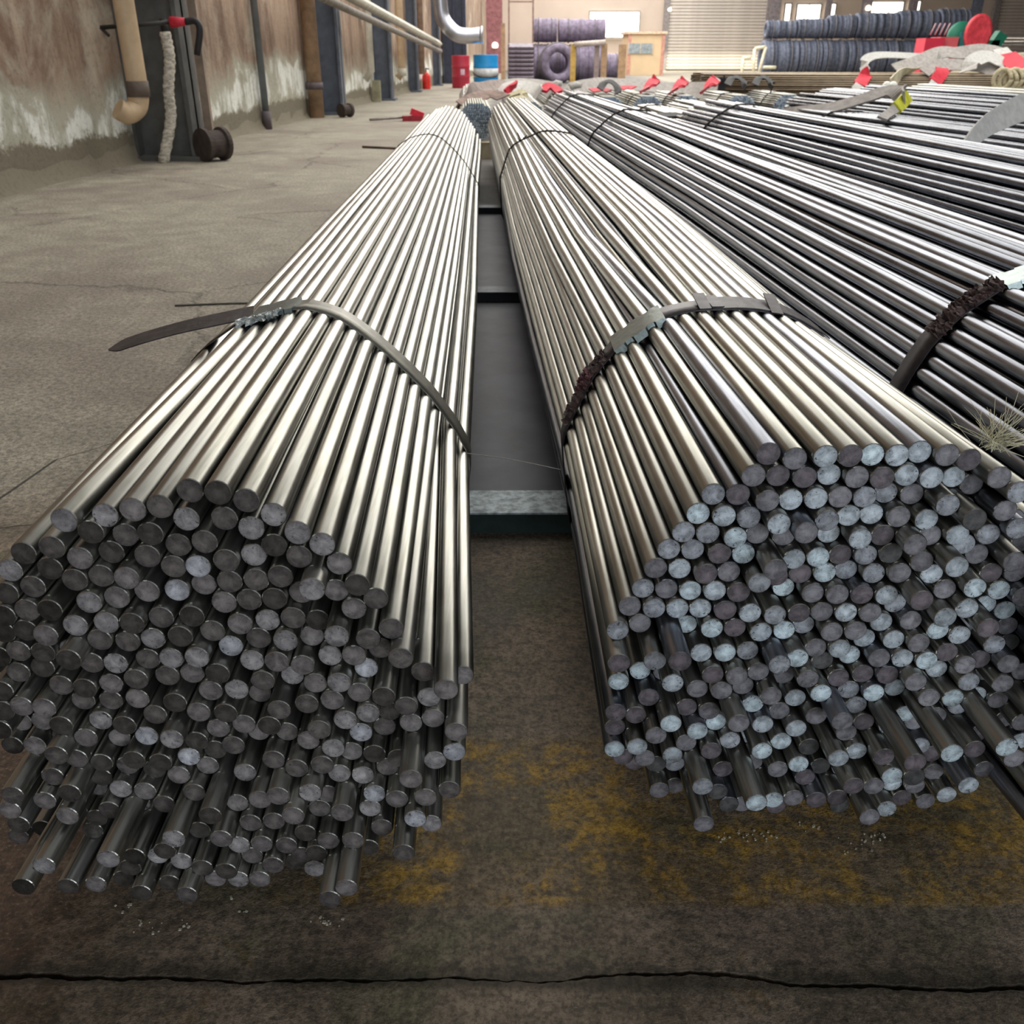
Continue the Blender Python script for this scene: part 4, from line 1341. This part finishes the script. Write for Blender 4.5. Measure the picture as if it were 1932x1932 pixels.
# second row, blue-grey end faces towards the camera
make_bundle('bundle whose blue-grey end face shows between the two front bundles', -0.335, 9.42, -0.62, 15.4, 0.165, 0.15, 8, False, 71, (), None, BAR, G2, nsec=2, D=.022)
make_bundle('bundle with half hidden blue-grey end behind the second front bundle', 0.17, 9.95, 0.02, 15.8, 0.175, 0.12, 8, False, 72, (), None, BAR, G2, nsec=2, D=.022)
for k, (x, y, lab) in enumerate((
        (1.165, 11.9, 'second row bundle with round blue end nearest the crossing black sling'),
        (1.655, 12.1, 'second row bundle with round blue end right of the nearest blue end'),
        (2.13, 12.2, 'second row bundle with dark arched tie left of the pale sling'),
        (2.85, 12.4, 'second row bundle with a small blue end under white bars'),
        (3.5, 12.6, 'second row bundle with a small blue end farthest to the right'))):
    make_bundle(lab, x, y, x - .08, y + (5.6 if x < 2 else 1.4), 0.19, 0.06, 8, False, 80 + k, (y + .5,), None, BAR, G2, nsec=2, D=.024)
make_bundle('second row bundle between the half hidden end and the nearest round blue end', 0.66, 11.2, 0.5, 16.5, 0.19, 0.06, 8, False, 91, (), None, BAR, G2, nsec=2, D=.024)


def cross_bundle(label, p0, p1, r, seed, m, D=0.03):
    """bundle lying across the hall, its bars run almost along x"""
    p0, p1 = Vector(p0), Vector(p1)
    d = p1 - p0
    Ln = d.length
    P = disc_pack(r, D, seed, 0, -9)
    t = thing('steel_bar_bundle', ((p0.x + p1.x) / 2, (p0.y + p1.y) / 2, min(p0.z, p1.z) - r), label, 'steel bars', 'tan bundles lying across the back')
    rr = random.Random(seed)
    mb = MB()
    side = Vector((-d.y, d.x, 0)).normalized()
    dn = d.normalized()
    for x, z in P:
        j0, j1 = rr.uniform(-.03, .03), rr.uniform(-.03, .03)
        o = side * x + Vector((0, 0, z))
        mb.tube([p0 + o + dn * j0, p0 + o + d * .5 + Vector((0, 0, rr.uniform(-.002, .002))), p1 + o + dn * j1], D / 2, 7, True, 0, 1)
    mb.build('steel_rods', [m, END_FAR], t, kind='stuff')
    return t


cross_bundle('tan bundle lying across the back under the red sleeved slings', (2.75, 14.6, .40), (9.0, 13.6, .40), .235, 101, BAR_TAN)
cross_bundle('long tan bundle behind the red sleeved slings, nearest the roller door', (2.9, 16.2, .36), (9.6, 15.4, .36), .26, 102, BAR_TAN)
mb = MB()
for k, (x, y) in enumerate(((3.6, 14.9), (7.6, 14.3))):
    mb = MB(); mb.quad_box(x, y + .3, 0.08, 0.16, 2.8, 0.16)
    tag(mb.build('timber_bearer', mat('timber_bearer_tan', (150, 124, 92), 0.8)), ['timber bearer under the left end of the tan bundles', 'timber bearer under the right part of the tan bundles'][k], 'bearer')

# sleepers the bundles lie on
def sleeper(y0_, y1_, x0, x1, h, top, front, label):
    t = thing('steel_sleeper', ((x0 + x1) / 2, (y0_ + y1_) / 2, 0), label, 'sleeper', 'sleepers under the bar bundles')
    mb = MB(); mb.quad_box((x0 + x1) / 2, (y0_ + y1_) / 2, (h - .004) / 2, x1 - x0, (y1_ - y0_), h - .004); mb.build('web', front, t)
    mb = MB(); mb.quad_box((x0 + x1) / 2, (y0_ + y1_) / 2, h - .002, x1 - x0, (y1_ - y0_) + .004, .004); mb.build('top_face', top, t)


PALE = mat('scuffed_pale_steel', (176, 188, 192), 0.6, 0.1, 0.5, 55, 0.1, (1, 1, 1))
sleeper(1.69, 1.795, -0.52, 2.2, .048, PALE, BEAM_G, 'green steel sleeper with scuffed pale top between the two front bundles')
sleeper(3.66, 3.76, -0.52, 2.6, .044, mat('dark_scuffed_steel', (66, 72, 82), 0.5, 0.3, 0.4, 30, 0.1), mat('black_steel', (26, 26, 32), 0.6), 'dark steel sleeper halfway back between the two front bundles')
sleeper(5.9, 6.0, -0.6, 2.8, .044, mat('dark_scuffed_steel', (66, 72, 82), 0.5, 0.3, 0.4, 30, 0.1), mat('black_steel', (26, 26, 32), 0.6), 'dark steel sleeper near the far ends of the front bundles')
sleeper(9.25, 9.40, -0.75, 0.05, .146, mat('beige_beam', (168, 158, 136), 0.7), mat('beige_beam', (168, 158, 136), 0.7), 'beige beam under the blue-grey bar end between the front bundles')
sleeper(13.8, 13.95, -0.8, 4.0, .055, mat('beige_beam', (168, 158, 136), 0.7), mat('beige_beam', (168, 158, 136), 0.7), 'beige beam under the second row of bundles')
# dark steel floor plates in the lane between the bundles
for k, (a_, b_) in enumerate(((1.83, 3.63), (3.80, 5.88))):
    mb = MB(); mb.quad_box(-.005 - .03 * a_ + .04, (a_ + b_) / 2, .004, .62, b_ - a_, .008)
    tag(mb.build('floor_plate', mat('dark_floor_plate', (70, 70, 78), 0.55, 0.3, 0.3, 5, 0.1)), ['dark steel plate on the floor just beyond the pale sleeper', 'dark steel plate on the floor beyond the dark halfway sleeper'][k], 'floor plate')

# ------------------------------------------------------------------ slings and sleeves on the far bundles
def sling(label, pts, w, m=SLING, wdir=(0.15, 1, 0.25), group='lifting slings on the far bundles', th=.012, sleeves=(), sub=6, wid=None):
    P = arc_pts(pts, sub)
    c = P[len(P) // 2]
    t = thing('lifting_sling', (c.x, c.y, min(p.z for p in P)), label, 'sling', group)
    mb = MB(); mb.ribbon(P, w, th, wdir, wid=wid); mb.build('webbing', m, t)
    for a, b, mm in sleeves:
        i0, i1 = int(a * (len(P) - 1)), int(b * (len(P) - 1))
        mb = MB(); mb.ribbon(P[i0:i1 + 1], w * 1.35, th * 2.4, wdir); mb.build('sleeve', mm, t)
    return t


A = at
sling('wide pale sling sweeping over the bars at the right edge', [A(1822, 278, 3.9), A(1850, 248, 4.0), A(1885, 224, 4.1), A(1940, 200, 4.3), A(2010, 186, 4.5)], .13, SLING, (-0.4, 0.3, 0.8), wid=[.05 + .09 * i / 24 for i in range(25)])
sling('long grey sling rising to the yellow-green sleeve', [A(1450, 226, 7.0), A(1500, 214, 6.6), A(1570, 203, 6.4), A(1630, 186, 6.3), A(1672, 172, 6.3), A(1700, 176, 6.2), A(1706, 190, 6.0)], .11, SLING_G, (0.2, 1, 0.5))
sling('short sling with yellow-green sleeve running down the bars', [A(1712, 182, 6.2), A(1700, 196, 6.0), A(1680, 212, 5.7), A(1664, 224, 5.4)], .055, SLING_G, (0.7, 1, 0), sleeves=((0.0, 0.5, YEL),))
sling('dark sling arched over the bars left of the yellow sleeve', [A(1212, 232, 6.6), A(1235, 222, 6.8), A(1262, 217, 6.9), A(1290, 220, 6.9), A(1304, 236, 6.7), A(1318, 262, 6.4)], .07, BLACK, (0.1, 1, 0.3))
t = thing('sleeve_tag', A(1330, 224, 7.0), 'yellow sleeve with dark mouth lying behind the dark arched sling', 'sleeve')
mb = MB(); mb.tube([A(1312, 218, 7.0), A(1338, 212, 7.05)], [.055, .035], 12); mb.build('sleeve', YEL, t)
mb = MB(); mb.tube([A(1310, 222, 6.98), A(1313, 221, 6.98)], .05, 12); mb.build('mouth', BLACK, t)
# white slings with red sleeves at the upper right
sling('white looped sling hanging over the tan bundle, red sleeve at its foot', [A(1790, 112, 15), A(1720, 106, 14.6), A(1660, 104, 14.4), A(1634, 112, 14.2), A(1630, 128, 14.0), A(1634, 140, 13.8), A(1622, 160, 13.6), A(1612, 172, 13.4)], .13, SLING, (0.3, 1, 0.6), sleeves=((0.70, 0.86, RED),))
sling('pale sling rising across the middle of the upper right sling heap', [A(1690, 132, 14.0), A(1730, 118, 14.2), A(1775, 99, 14.4), A(1810, 100, 14.4), A(1860, 94, 14.6), A(1895, 104, 14.5), A(1920, 130, 14.2)], .22, SLING_G, (0.3, 1, 0.8))
sling('white sling with red sleeve hanging over the middle of the tan bundle', [A(1772, 100, 14.3), A(1770, 120, 14.2), A(1778, 134, 14.0), A(1766, 152, 13.7), A(1755, 172, 13.4)], .13, SLING, (0.8, 1, 0.3), sleeves=((0.45, 0.8, RED),))
sling('heaped white sling left of the large red sleeve', [A(1826, 134, 14.0), A(1836, 116, 14.1), A(1862, 106, 14.2), A(1890, 118, 14.1), A(1900, 134, 14.0)], .24, SLING, (0.3, 1, 0.7))
sling('grey folded sling low on the tan bundle between the red sleeves', [A(1742, 136, 14.0), A(1760, 124, 14.1), A(1800, 122, 14.2), A(1850, 126, 14.2), A(1890, 138, 14.0)], .20, SLING_G, (0.1, 1, 0.9))
sling('cream sling running down over the tan bundle to white pads', [A(1728, 132, 13.9), A(1706, 138, 13.6), A(1690, 148, 13.3), A(1678, 160, 13.1)], .16, mat('cream_sling', (214, 206, 180), 0.8), (0.7, 1, 0))
sling('right-hand sling with large red sleeve above the cream rope heap', [A(1886, 92, 14.4), A(1902, 108, 14.2), A(1918, 122, 14.0), A(1936, 134, 13.8), A(1960, 150, 13.6)], .22, SLING, (0.5, 1, 0.6), sleeves=((0.2, 0.7, RED),))
mb = MB()
for k, (u, v) in enumerate(((1673, 162), (1685, 162))):
    mb = MB(); mb.lathe([(0, -.05), (.045, -.04), (.055, 0), (.045, .04), (0, .05)], 12, 'Y', A(u, v, 12.9))
    tag(mb.build('white_pad', mat('white_pad', (240, 238, 228), 0.6)), ['left small white round pad at the foot of the cream sling', 'right small white round pad at the foot of the cream sling'][k], 'pad')
ct = thing('rope_heap', A(1915, 160, 13), 'cream rope heap on the tan bundle at the right picture edge', 'rope')
for k in range(5):
    mb = MB()
    q = A(1895 + 11 * k, 150 + 3 * (k % 2), 13.0)
    mb.tube([q + Vector((.09 * math.cos(a) , .1 * math.sin(a * .5), .12 * math.sin(a))) for a in [i * .42 for i in range(16)]], .028, 7)
    mb.build('rope_loop', mat('cream_rope', (196, 186, 156), 0.85, 0, .25, 40, .2), ct)

# slings heaped over the second row
sling('grey sling heap drooping to the floor at the far end of the left bundle', [A(862, 200, 10.6), A(876, 184, 11.4), A(900, 172, 12.0), A(930, 166, 12.4), A(960, 164, 12.8)], .22, mat('dusty_sling', (158, 144, 138), 0.9, 0, .2, 14, .2), (0.2, 1, 0.3))
sling('brownish grey sling over the blue-grey bar end', [A(872, 200, 10.2), A(900, 184, 10.6), A(926, 176, 10.8), A(950, 184, 10.6)], .16, mat('dusty_brown_sling', (140, 120, 112), 0.9, 0, .3, 14, .2), (0.1, 1, 0.3))
sling('large pale arched sling behind the second front bundle', [A(944, 172, 12.6), A(968, 160, 13.0), A(1000, 156, 13.2), A(1030, 163, 13.0), A(1044, 172, 12.6)], .22, SLING_G, (0.1, 1, 0.4))
sling('crumpled red sleeve at the right foot of the large arched sling', [A(1024, 172, 12.3), A(1034, 163, 12.4), A(1046, 166, 12.4), A(1056, 174, 12.3)], .11, RED, (0.3, 1, 0.5), th=.03)
sling('small red sleeve at the left foot of the large arched sling', [A(954, 176, 12.0), A(963, 167, 12.1), A(974, 158, 12.2)], .09, RED, (0.6, 1, 0.3), th=.03)
sling('second pale sling inside the large arched sling', [A(946, 182, 12.0), A(960, 168, 12.3), A(985, 160, 12.5), A(1010, 168, 12.3), A(1016, 180, 12.0)], .18, SLING, (0.1, 1, 0.5))
sling('cream knotted rope sling beside the half hidden bar end', [A(956, 186, 11.2), A(970, 180, 11.2), A(984, 176, 11.2), A(990, 184, 11.1), A(976, 190, 11.0), A(966, 192, 10.9)], .08, mat('cream_rope', (196, 186, 156), 0.85, 0, .25, 40, .2), (0.1, 1, 0.5), th=.05)
sling('long grey sling laid over the second row of bundles', [A(1082, 172, 13.6), A(1120, 163, 14.2), A(1160, 158, 14.6), A(1220, 163, 14.6), A(1290, 168, 14.4), A(1352, 172, 13.8)], .26, SLING_G, (0.0, 1, 0.6))
for k, (u, v, lab) in enumerate(((1232, 158, 'first'), (1286, 160, 'second'), (1345, 158, 'third'))):
    sling('red sleeved sling end, %s from the left along the second row' % lab, [A(u - 16, v + 12, 12.4), A(u - 6, v + 4, 12.7), A(u + 5, v - 8, 13.0), A(u + 12, v - 4, 13.0)], .10, SLING, (0.5, 1, 0.2), sleeves=((0.0, 0.75, RED),))
sling('flat red sleeve lying left on the second row beside a black loop', [A(1115, 171, 13.0), A(1135, 169, 13.1), A(1150, 172, 13.0)], .10, RED, (0.2, 1, .3))
sling('flat red sleeve lying right of the black loop on the second row', [A(1170, 167, 13.0), A(1185, 164, 13.1), A(1196, 166, 13.0)], .09, RED, (0.2, 1, .3))
for k, (u0_, v0_, w_, lab) in enumerate(((1132, 168, 34, 'black sling loop between the flat red sleeves on the second row'), (1372, 160, 34, 'black sling loop standing right of the red sleeves'), (1424, 160, 32, 'black sling loop below the roller door, farthest right'))):
    sling(lab, [A(u0_, v0_, 12.8), A(u0_ + w_ * .25, v0_ - 12, 13.0), A(u0_ + w_ * .6, v0_ - 14, 13.0), A(u0_ + w_ * .95, v0_ - 4, 12.9), A(u0_ + w_, v0_ + 8, 12.7)], .09, BLACK, (0.2, 1, 0.4))
mb = MB(); p = A(1362, 158, 13.2); mb.quad_box(p.x, p.y, p.z, .09, .05, .14)
mb.quad_box(p.x + .02, p.y, p.z + .08, .02, .03, .05)
tag(mb.build('black_clip', BLACK), 'black upright clip beside the third red sleeve', 'clip')
for k, (u, v, m_, lab) in enumerate(((1050, 160, SLING, 'rolled white sling pad right of the large arched sling'), (1087, 163, SLING, 'rolled white sling pad beside the yellow machine post'))):
    p = A(u, v, 12.8)
    mb = MB(); mb.tube([p + Vector((-.07, 0, -.02)), p + Vector((0, .02, .015)), p + Vector((.07, 0, .01))], [.03, .045, .03], 10)
    tag(mb.build('sling_roll', m_), lab, 'sling')

# ------------------------------------------------------------------ wire coils and machines at the far end
def coil(c, r, ln, m, label, group, axis='X', ridges=11, rz=0.0, inner=.55):
    t = thing('wire_coil', (c.x, c.y, c.z - r), label, 'wire coil', group)
    rr = random.Random(int(c.x * 100) + int(c.z * 31))
    prof = [(r * inner, -ln / 2)]
    for k in range(ridges):
        h = -ln / 2 + ln * k / ridges
        q = r * rr.uniform(.955, 1.0)
        prof += [(q * .965, h), (q, h + ln / ridges * .5), (q * .965, h + ln / ridges * .97)]
    prof += [(r * inner, ln / 2)]
    mb = MB(); mb.lathe(prof, 28, axis, (0, 0, 0), 0, True, True)
    o = mb.build('wire_turns', m, t, (0, 0, 0))
    o.location = (0, 0, r)
    o.rotation_euler = (0, 0, rz)
    for s_ in (-.28, .28):
        mb = MB()
        L_ = []
        for i in range(25):
            a = 2 * PI * i / 24
            h = s_ * ln
            L_.append({'X': (h, r * 1.01 * math.cos(a), r * 1.01 * math.sin(a)), 'Y': (r * 1.01 * math.cos(a), h, r * 1.01 * math.sin(a))}[axis])
        mb.tube(L_, .018, 5, cap=False)
        o2 = mb.build('binding', mat('coil_binding', (120, 116, 120), 0.6), t, (0, 0, 0))
        o2.location = (0, 0, r)
        o2.rotation_euler = (0, 0, rz)
    return t


GR = 'dark wire coils stacked before the far windows'
GL_ = 'purple grey wire coils left of the office hut'
lb = [1436, 1502, 1545, 1592, 1666, 1738, 1800]
ll = ['lower row dark wire coil at the left end, behind the white pipe frame', 'lower row dark wire coil second from the left', 'lower row short dark wire coil third from the left',
      'lower row dark wire coil fourth from the left', 'lower row dark wire coil just left of the red machine', 'lower row dark wire coil behind the red machine']
for k in range(6):
    xa, xb = A(lb[k], 103, 42).x, A(lb[k + 1], 103, 42).x
    coil(Vector(((xa + xb) / 2, 42, .70)), .70, xb - xa - .04, COIL, ll[k], GR)
ub = [1444, 1502, 1560, 1612, 1690, 1765, 1824]
ul = ['upper row slim dark wire coil at the left end', 'upper row dark wire coil second from the left, under a window', 'upper row dark wire coil third from the left',
      'upper row blue-black wire coil fourth from the left', 'upper row thick blue-black wire coil second from the right', 'upper row thick blue-black wire coil at the right end']
for k in range(6):
    xa, xb = A(ub[k], 50, 42).x, A(ub[k + 1], 50, 42).x
    rr_ = (.34, .37, .44, .48, .52, .55)[k]
    coil(Vector(((xa + xb) / 2, 42, 1.41 + rr_)), rr_, xb - xa - .04, COIL, ul[k], GR)
# left pile
def cx_(u, d): return A(u, 100, d).x
coil(Vector((cx_(1052, 33.9), 33.9, .60)), .60, .7, COIL2, 'large standing coil facing the hall with its dark hole visible', GL_, 'Y', 8, 0.1)
coil(Vector((cx_(1034, 35.2), 35.2, .60)), .60, 1.2, COIL2, 'lower purple grey coil behind the large standing coil', GL_)
coil(Vector((cx_(1106, 35.2), 35.2, .60)), .60, 1.2, COIL2, 'lower purple grey coil behind the white beam and yellow post', GL_)
coil(Vector((cx_(1028, 35.2), 35.2, 1.59)), .38, .80, COIL2, 'upper purple grey coil on the left, above the standing coil', GL_)
coil(Vector((cx_(1096, 35.2), 35.2, 1.58)), .37, 1.6, COIL2, 'upper purple grey coil on the right, below the bright window', GL_)
coil(Vector((cx_(1154, 37), 37, .45)), .45, .6, COIL2, 'small purple grey coil behind the tan posts left of the office hut', GL_)
# slatted rack, ladder and posts
YP = mat('yellow_machine_post', (196, 160, 84), 0.6)
d_ = 32.5
r0, r1 = A(960, 84, d_), A(1006, 152, d_)
t = thing('slatted_rack', ((r0.x + r1.x) / 2, d_, 0), 'grey rack with dark horizontal slats between the yellow post and the coils', 'rack')
RG = mat('rack_grey', (96, 86, 94), 0.6)
for x in (r0.x, r1.x):
    mb = MB(); mb.quad_box(x, d_, r0.z / 2, .06, .08, r0.z); mb.build('upright', RG, t)
nsl = 9
for k in range(nsl):
    z = 0.12 + (r0.z - .16) * k / (nsl - 1)
    mb = MB(); mb.quad_box((r0.x + r1.x) / 2, d_, z, r1.x - r0.x, .22, .055, Euler((0.5, 0, 0)).to_matrix()); mb.build('slat', mat('slat_lilac_grey', (134, 124, 136), 0.5), t)
mb = MB(); mb.quad_box((r0.x + r1.x) / 2, d_ + .16, r0.z / 2, r1.x - r0.x, .03, r0.z); mb.build('back_panel', mat('rack_dark', (58, 50, 62), 0.8), t)
t = thing('steel_ladder', (A(982, 10, 33).x, 33, 0), 'thin steel ladder frame rising above the slatted rack', 'ladder')
LM = mat('ladder_brown', (140, 116, 108), 0.6)
lx0, lx1 = A(960, 5, 33).x, A(1006, 5, 33).x
for x in (lx0, lx1):
    mb = MB(); mb.quad_box(x, 33.05, 2.2, .05, .05, 4.4); mb.build('rail', LM, t)
for z in (2.35, 2.65, 2.95, 3.4, 3.9):
    mb = MB(); mb.quad_box((lx0 + lx1) / 2, 33.05, z, lx1 - lx0, .04, .04); mb.build('rung', LM, t)


def post(u0_, u1_, vtop, d, m, label, vb=None):
    a, b = A(u0_, vtop, d), A(u1_, vtop, d)
    mb = MB(); mb.quad_box((a.x + b.x) / 2, d, a.z / 2, b.x - a.x, .12, a.z)
    mb.quad_box((a.x + b.x) / 2, d, .02, (b.x - a.x) * 1.8, .3, .04)
    return tag(mb.build('machine_post', m), label, 'post')


post(945, 953, 44, 31.5, mat('tan_post', (176, 144, 112), 0.6), 'tall tan post right of the blue drum')
post(1077, 1087, 84, 30.5, YP, 'yellow post in front of the coils, left leg of the white beam')
post(1122, 1131, 86, 30.5, mat('grey_tan_post', (150, 134, 130), 0.6), 'greyish post right of the yellow post')
post(1135, 1146, 82, 30.6, mat('tan_post', (176, 144, 112), 0.6), 'tan post at the right end of the white beam')
post(1168, 1182, 84, 32.0, mat('tan_post', (176, 144, 112), 0.6), 'broad tan post just left of the office hut')
a, b = A(1084, 84, 30.4), A(1142, 80, 30.4)
mb = MB(); mb.tube([a, b], .075, 12)
tag(mb.build('cross_beam', mat('whitish_beam', (196, 184, 176), 0.5)), 'round whitish beam resting on the yellow and tan posts', 'beam')
for k, (p, lab) in enumerate(((A(934, 86, 49.78), 'small white lamp on the red oxide column'), (A(1262, 18, 57.8), 'small bright lamp left of the roller door'), (Vector((A(1622, 100, 55).x, 54.72, 3.0)), 'round cream lamp between the right windows'))):
    mb = MB(); mb.lathe([(0, -.12), (.13, -.10), (.16, 0), (.12, .11), (.04, .15), (0, .15)], 12, 'Z', p)
    tag(mb.build('spot', mat('spot_glow', (255, 248, 232), 0.4, emit=((255, 246, 226), 1.6))), lab, 'spot')  # blurred bright spots, added as small glowing bodies

# office hut
d_ = 46.0
h0, h1 = A(1186, 64, d_), A(1250, 136, d_)
t = thing('office_hut', ((h0.x + h1.x) / 2, d_ + 1, 0), 'small beige office hut with one window left of the roller door', 'hut')
HB = mat('hut_beige', (222, 196, 160), 0.7, 0, 0.05, 2, 0)
w = h1.x - h0.x
mb = MB(); mb.quad_box((h0.x + h1.x) / 2, d_ + 1.2, h0.z / 2, w, 2.4, h0.z); mb.build('cabin', HB, t)
mb = MB(); mb.quad_box((h0.x + h1.x) / 2, d_ + 1.2, h0.z + .05, w + .2, 2.6, .10); mb.build('roof', mat('hut_roof', (236, 196, 170), 0.6), t)
for x in (h0.x + .06, h1.x - .06):
    MB().quad_box(x, d_ - .02, h0.z / 2, .14, .06, h0.z).build('corner_post', mat('hut_trim', (206, 150, 134), 0.6), t)
wa, wb = A(1186, 82, d_), A(1230, 101, d_)
o = MB().quad_box((wa.x + wb.x) / 2, d_ - .03, (wa.z + wb.z) / 2, wb.x - wa.x, .05, wa.z - wb.z).build('window_pane', mat('hut_window', (150, 160, 166), 0.2), t)
for x in (wa.x, (wa.x + wb.x) / 2, wb.x):
    MB().quad_box(x, d_ - .06, (wa.z + wb.z) / 2, .05, .05, wa.z - wb.z + .05).build('window_bar', mat('hut_window_bar', (196, 186, 172), 0.6), t)
# white post frame before the right coils
d_ = 38.0
t = thing('white_pipe_rack', (A(1432, 120, d_).x, d_, 0), 'white pipe frame at the left end of the dark coil stack', 'frame')
WP = mat('white_pipe_paint', (236, 226, 200), 0.6)
fl_ = lambda u: Vector((A(u, 134, d_).x, d_, 0.0))
for pts in ([A(1424, 92, d_), A(1445, 88, d_)], [A(1445, 88, d_), fl_(1430)], [A(1424, 92, d_), fl_(1422)], [A(1400, 110, d_), A(1416, 109, d_)], [A(1402, 110, d_), fl_(1400)], [A(1440, 127, d_), A(1464, 127, d_)]):
    MB().tube(pts, .055, 8).build('pipe_rail', WP, t)
# red and green machine
d_ = 30.0
t = thing('winding_machine', (A(1790, 100, d_).x, d_, 0), 'red and green winding machine with a big red disc before the dark coils', 'machine')
RM = mat('machine_red', (206, 48, 74), 0.5, 0, 0.08, 3, 0)
RM2 = mat('machine_red_pale', (212, 96, 104), 0.5, 0, 0.08, 3, 0)
GM = mat('machine_green', (24, 116, 92), 0.5, 0, 0.1, 3, 0)
a, b = A(1738, 72, d_), A(1768, 104, d_)
MB().quad_box((a.x + b.x) / 2, d_, a.z / 2, b.x - a.x, .7, a.z).build('red_housing', RM, t)
a2, b2 = A(1768, 70, d_), A(1796, 104, d_)
MB().quad_box((a2.x + b2.x) / 2, d_ + .1, a2.z / 2, b2.x - a2.x, .7, a2.z).build('pale_red_housing', RM2, t)
c = A(1812, 68, d_)
mb = MB(); mb.lathe([(0, -.10), (.36, -.10), (.38, -.06), (.38, .06), (.36, .10), (0, .10)], 28, 'Y', c); mb.build('green_wheel', GM, t)
c = A(1845, 63, d_ - .3)
mb = MB(); mb.lathe([(0, -.06), (.30, -.05), (.34, -.06), (.40, -.05), (.40, .05), (.34, .06), (0, .06)], 32, 'Y', (0, 0, 0)); o = mb.build('red_wheel', mat('machine_wheel_red', (220, 70, 84), 0.45), t, (0, 0, 0)); o.location = c - wloc(t); o.scale = (0.95, 1, 1.25)
c2 = A(1862, 76, d_)
MB().quad_box(c2.x, d_, c2.z / 2, .55, .5, c2.z).build('green_base', GM, t)
MB().quad_box(c2.x + .22, d_ - .1, c2.z - .05, .3, .3, .5, Euler((0, .5, 0)).to_matrix()).build('green_guard', GM, t)
c3_ = A(1812, 60, d_)
MB().quad_box(c3_.x, d_ - .2, c3_.z / 2, .14, .1, c3_.z).build('green_stand', mat('machine_teal', (46, 110, 110), 0.5), t)
for k in range(4):
    MB().tube([A(1755 + 9 * k, 66, d_), A(1766 + 9 * k, 44, d_)], .02, 6).build('spindle', mat('spindle_pink', (190, 150, 160), 0.5), t)
# tarpaulin heap at the far right
mb = MB()
rr = random.Random(5)
g = 12
for i in range(g):
    for j in range(g):
        x, y = i / (g - 1) * 2 - 1, j / (g - 1) * 2 - 1
        h = max(0, 1 - x * x) ** .5 * max(0, 1 - y * y) ** .5
        mb.v.append((A(1925, 100, 22).x + x * 1.6, 22 + y * .8, h * .9 + rr.uniform(-.05, .05) * (h > 0)))
for i in range(g - 1):
    for j in range(g - 1):
        mb.f.append((i * g + j, (i + 1) * g + j, (i + 1) * g + j + 1, i * g + j + 1)); mb.m.append(0); mb.s.append(True)
tag(mb.build('tarpaulin_heap', mat('dusty_tarpaulin', (172, 162, 140), 0.9, 0, .3, 3, .4)), 'dusty crumpled tarpaulin heap behind the slings at the right picture edge', 'tarpaulin')

# ------------------------------------------------------------------ small things in front
p0, p1, p2 = A(888, 856, 1.40), A(970, 868, 1.36), A(1058, 886, 1.32)
mb = MB(); mb.tube(arc_pts([A(860, 852, 1.42), p0, p1, p2], 6), .0006, 5)
tag(mb.build('fine_wire', mat('fine_pale_wire', (170, 168, 160), 0.5, 0.5)), 'fine pale wire spanning the gap between the two front bundles', 'wire')
c = Vector((A(1868, 838, 1.0).x, 1.0, 0.40))
c = A(1866, 838, 1.02)
t = thing('straw_tuft', (c.x, c.y, c.z), 'tuft of pale dry straw sticking out at the right edge of the second front bundle', 'straw')
rr = random.Random(8)
mb = MB()
for k in range(85):
    a = rr.uniform(-.7, 2.2)
    el_ = rr.uniform(-.2, 1.0)
    ln = rr.uniform(.03, .085)
    dd = Vector((math.cos(a) * math.cos(el_), math.sin(a) * math.cos(el_) * .8, math.sin(el_) * .8))
    o_ = c + Vector((rr.uniform(-.01, .015), rr.uniform(-.012, .012), rr.uniform(-.01, .01)))
    bend = Vector((rr.uniform(-.012, .012), rr.uniform(-.012, .012), rr.uniform(-.015, .01)))
    mb.tube([o_, o_ + dd * ln * .55 + bend * .3, o_ + dd * ln + bend], [.00045, .0004, .0002], 4)
mb.build('straw', mat('pale_straw', (206, 200, 168), 0.8, 0, .2, 30, 0), t, kind='stuff')
# flakes and chips scattered on the floor before the bundles
FL = mat('pale_chip', (176, 170, 152), 0.8, 0, .3, 60, .2)
spots = [(1410, 1572, .05), (1450, 1580, .03), (1535, 1562, .04), (1625, 1598, .05), (1645, 1580, .04), (1362, 1585, .02), (245, 1712, .02), (270, 1745, .03), (300, 1750, .015), (350, 1745, .02), (625, 1745, .03), (612, 1738, .02), (455, 1722, .012), (438, 1694, .01)]
mb = MB()
for (u, v, s_) in spots:
    for k in range(int(s_ * 260)):
        g_ = gz(u, v, 0)
        x, y = g_.x + rr.gauss(0, s_ * .30), g_.y + rr.gauss(0, s_ * .16)
        q = rr.uniform(.0006, .0018)
        mb.quad_box(x, y, q * .5, q * 2, q * 1.5, q, Euler((0, 0, rr.uniform(0, 3))).to_matrix())
o = mb.build('concrete_crumbs', FL, None, None, kind='stuff')
tag(o, 'scattered pale concrete crumbs on the floor before the bar ends', 'crumbs')
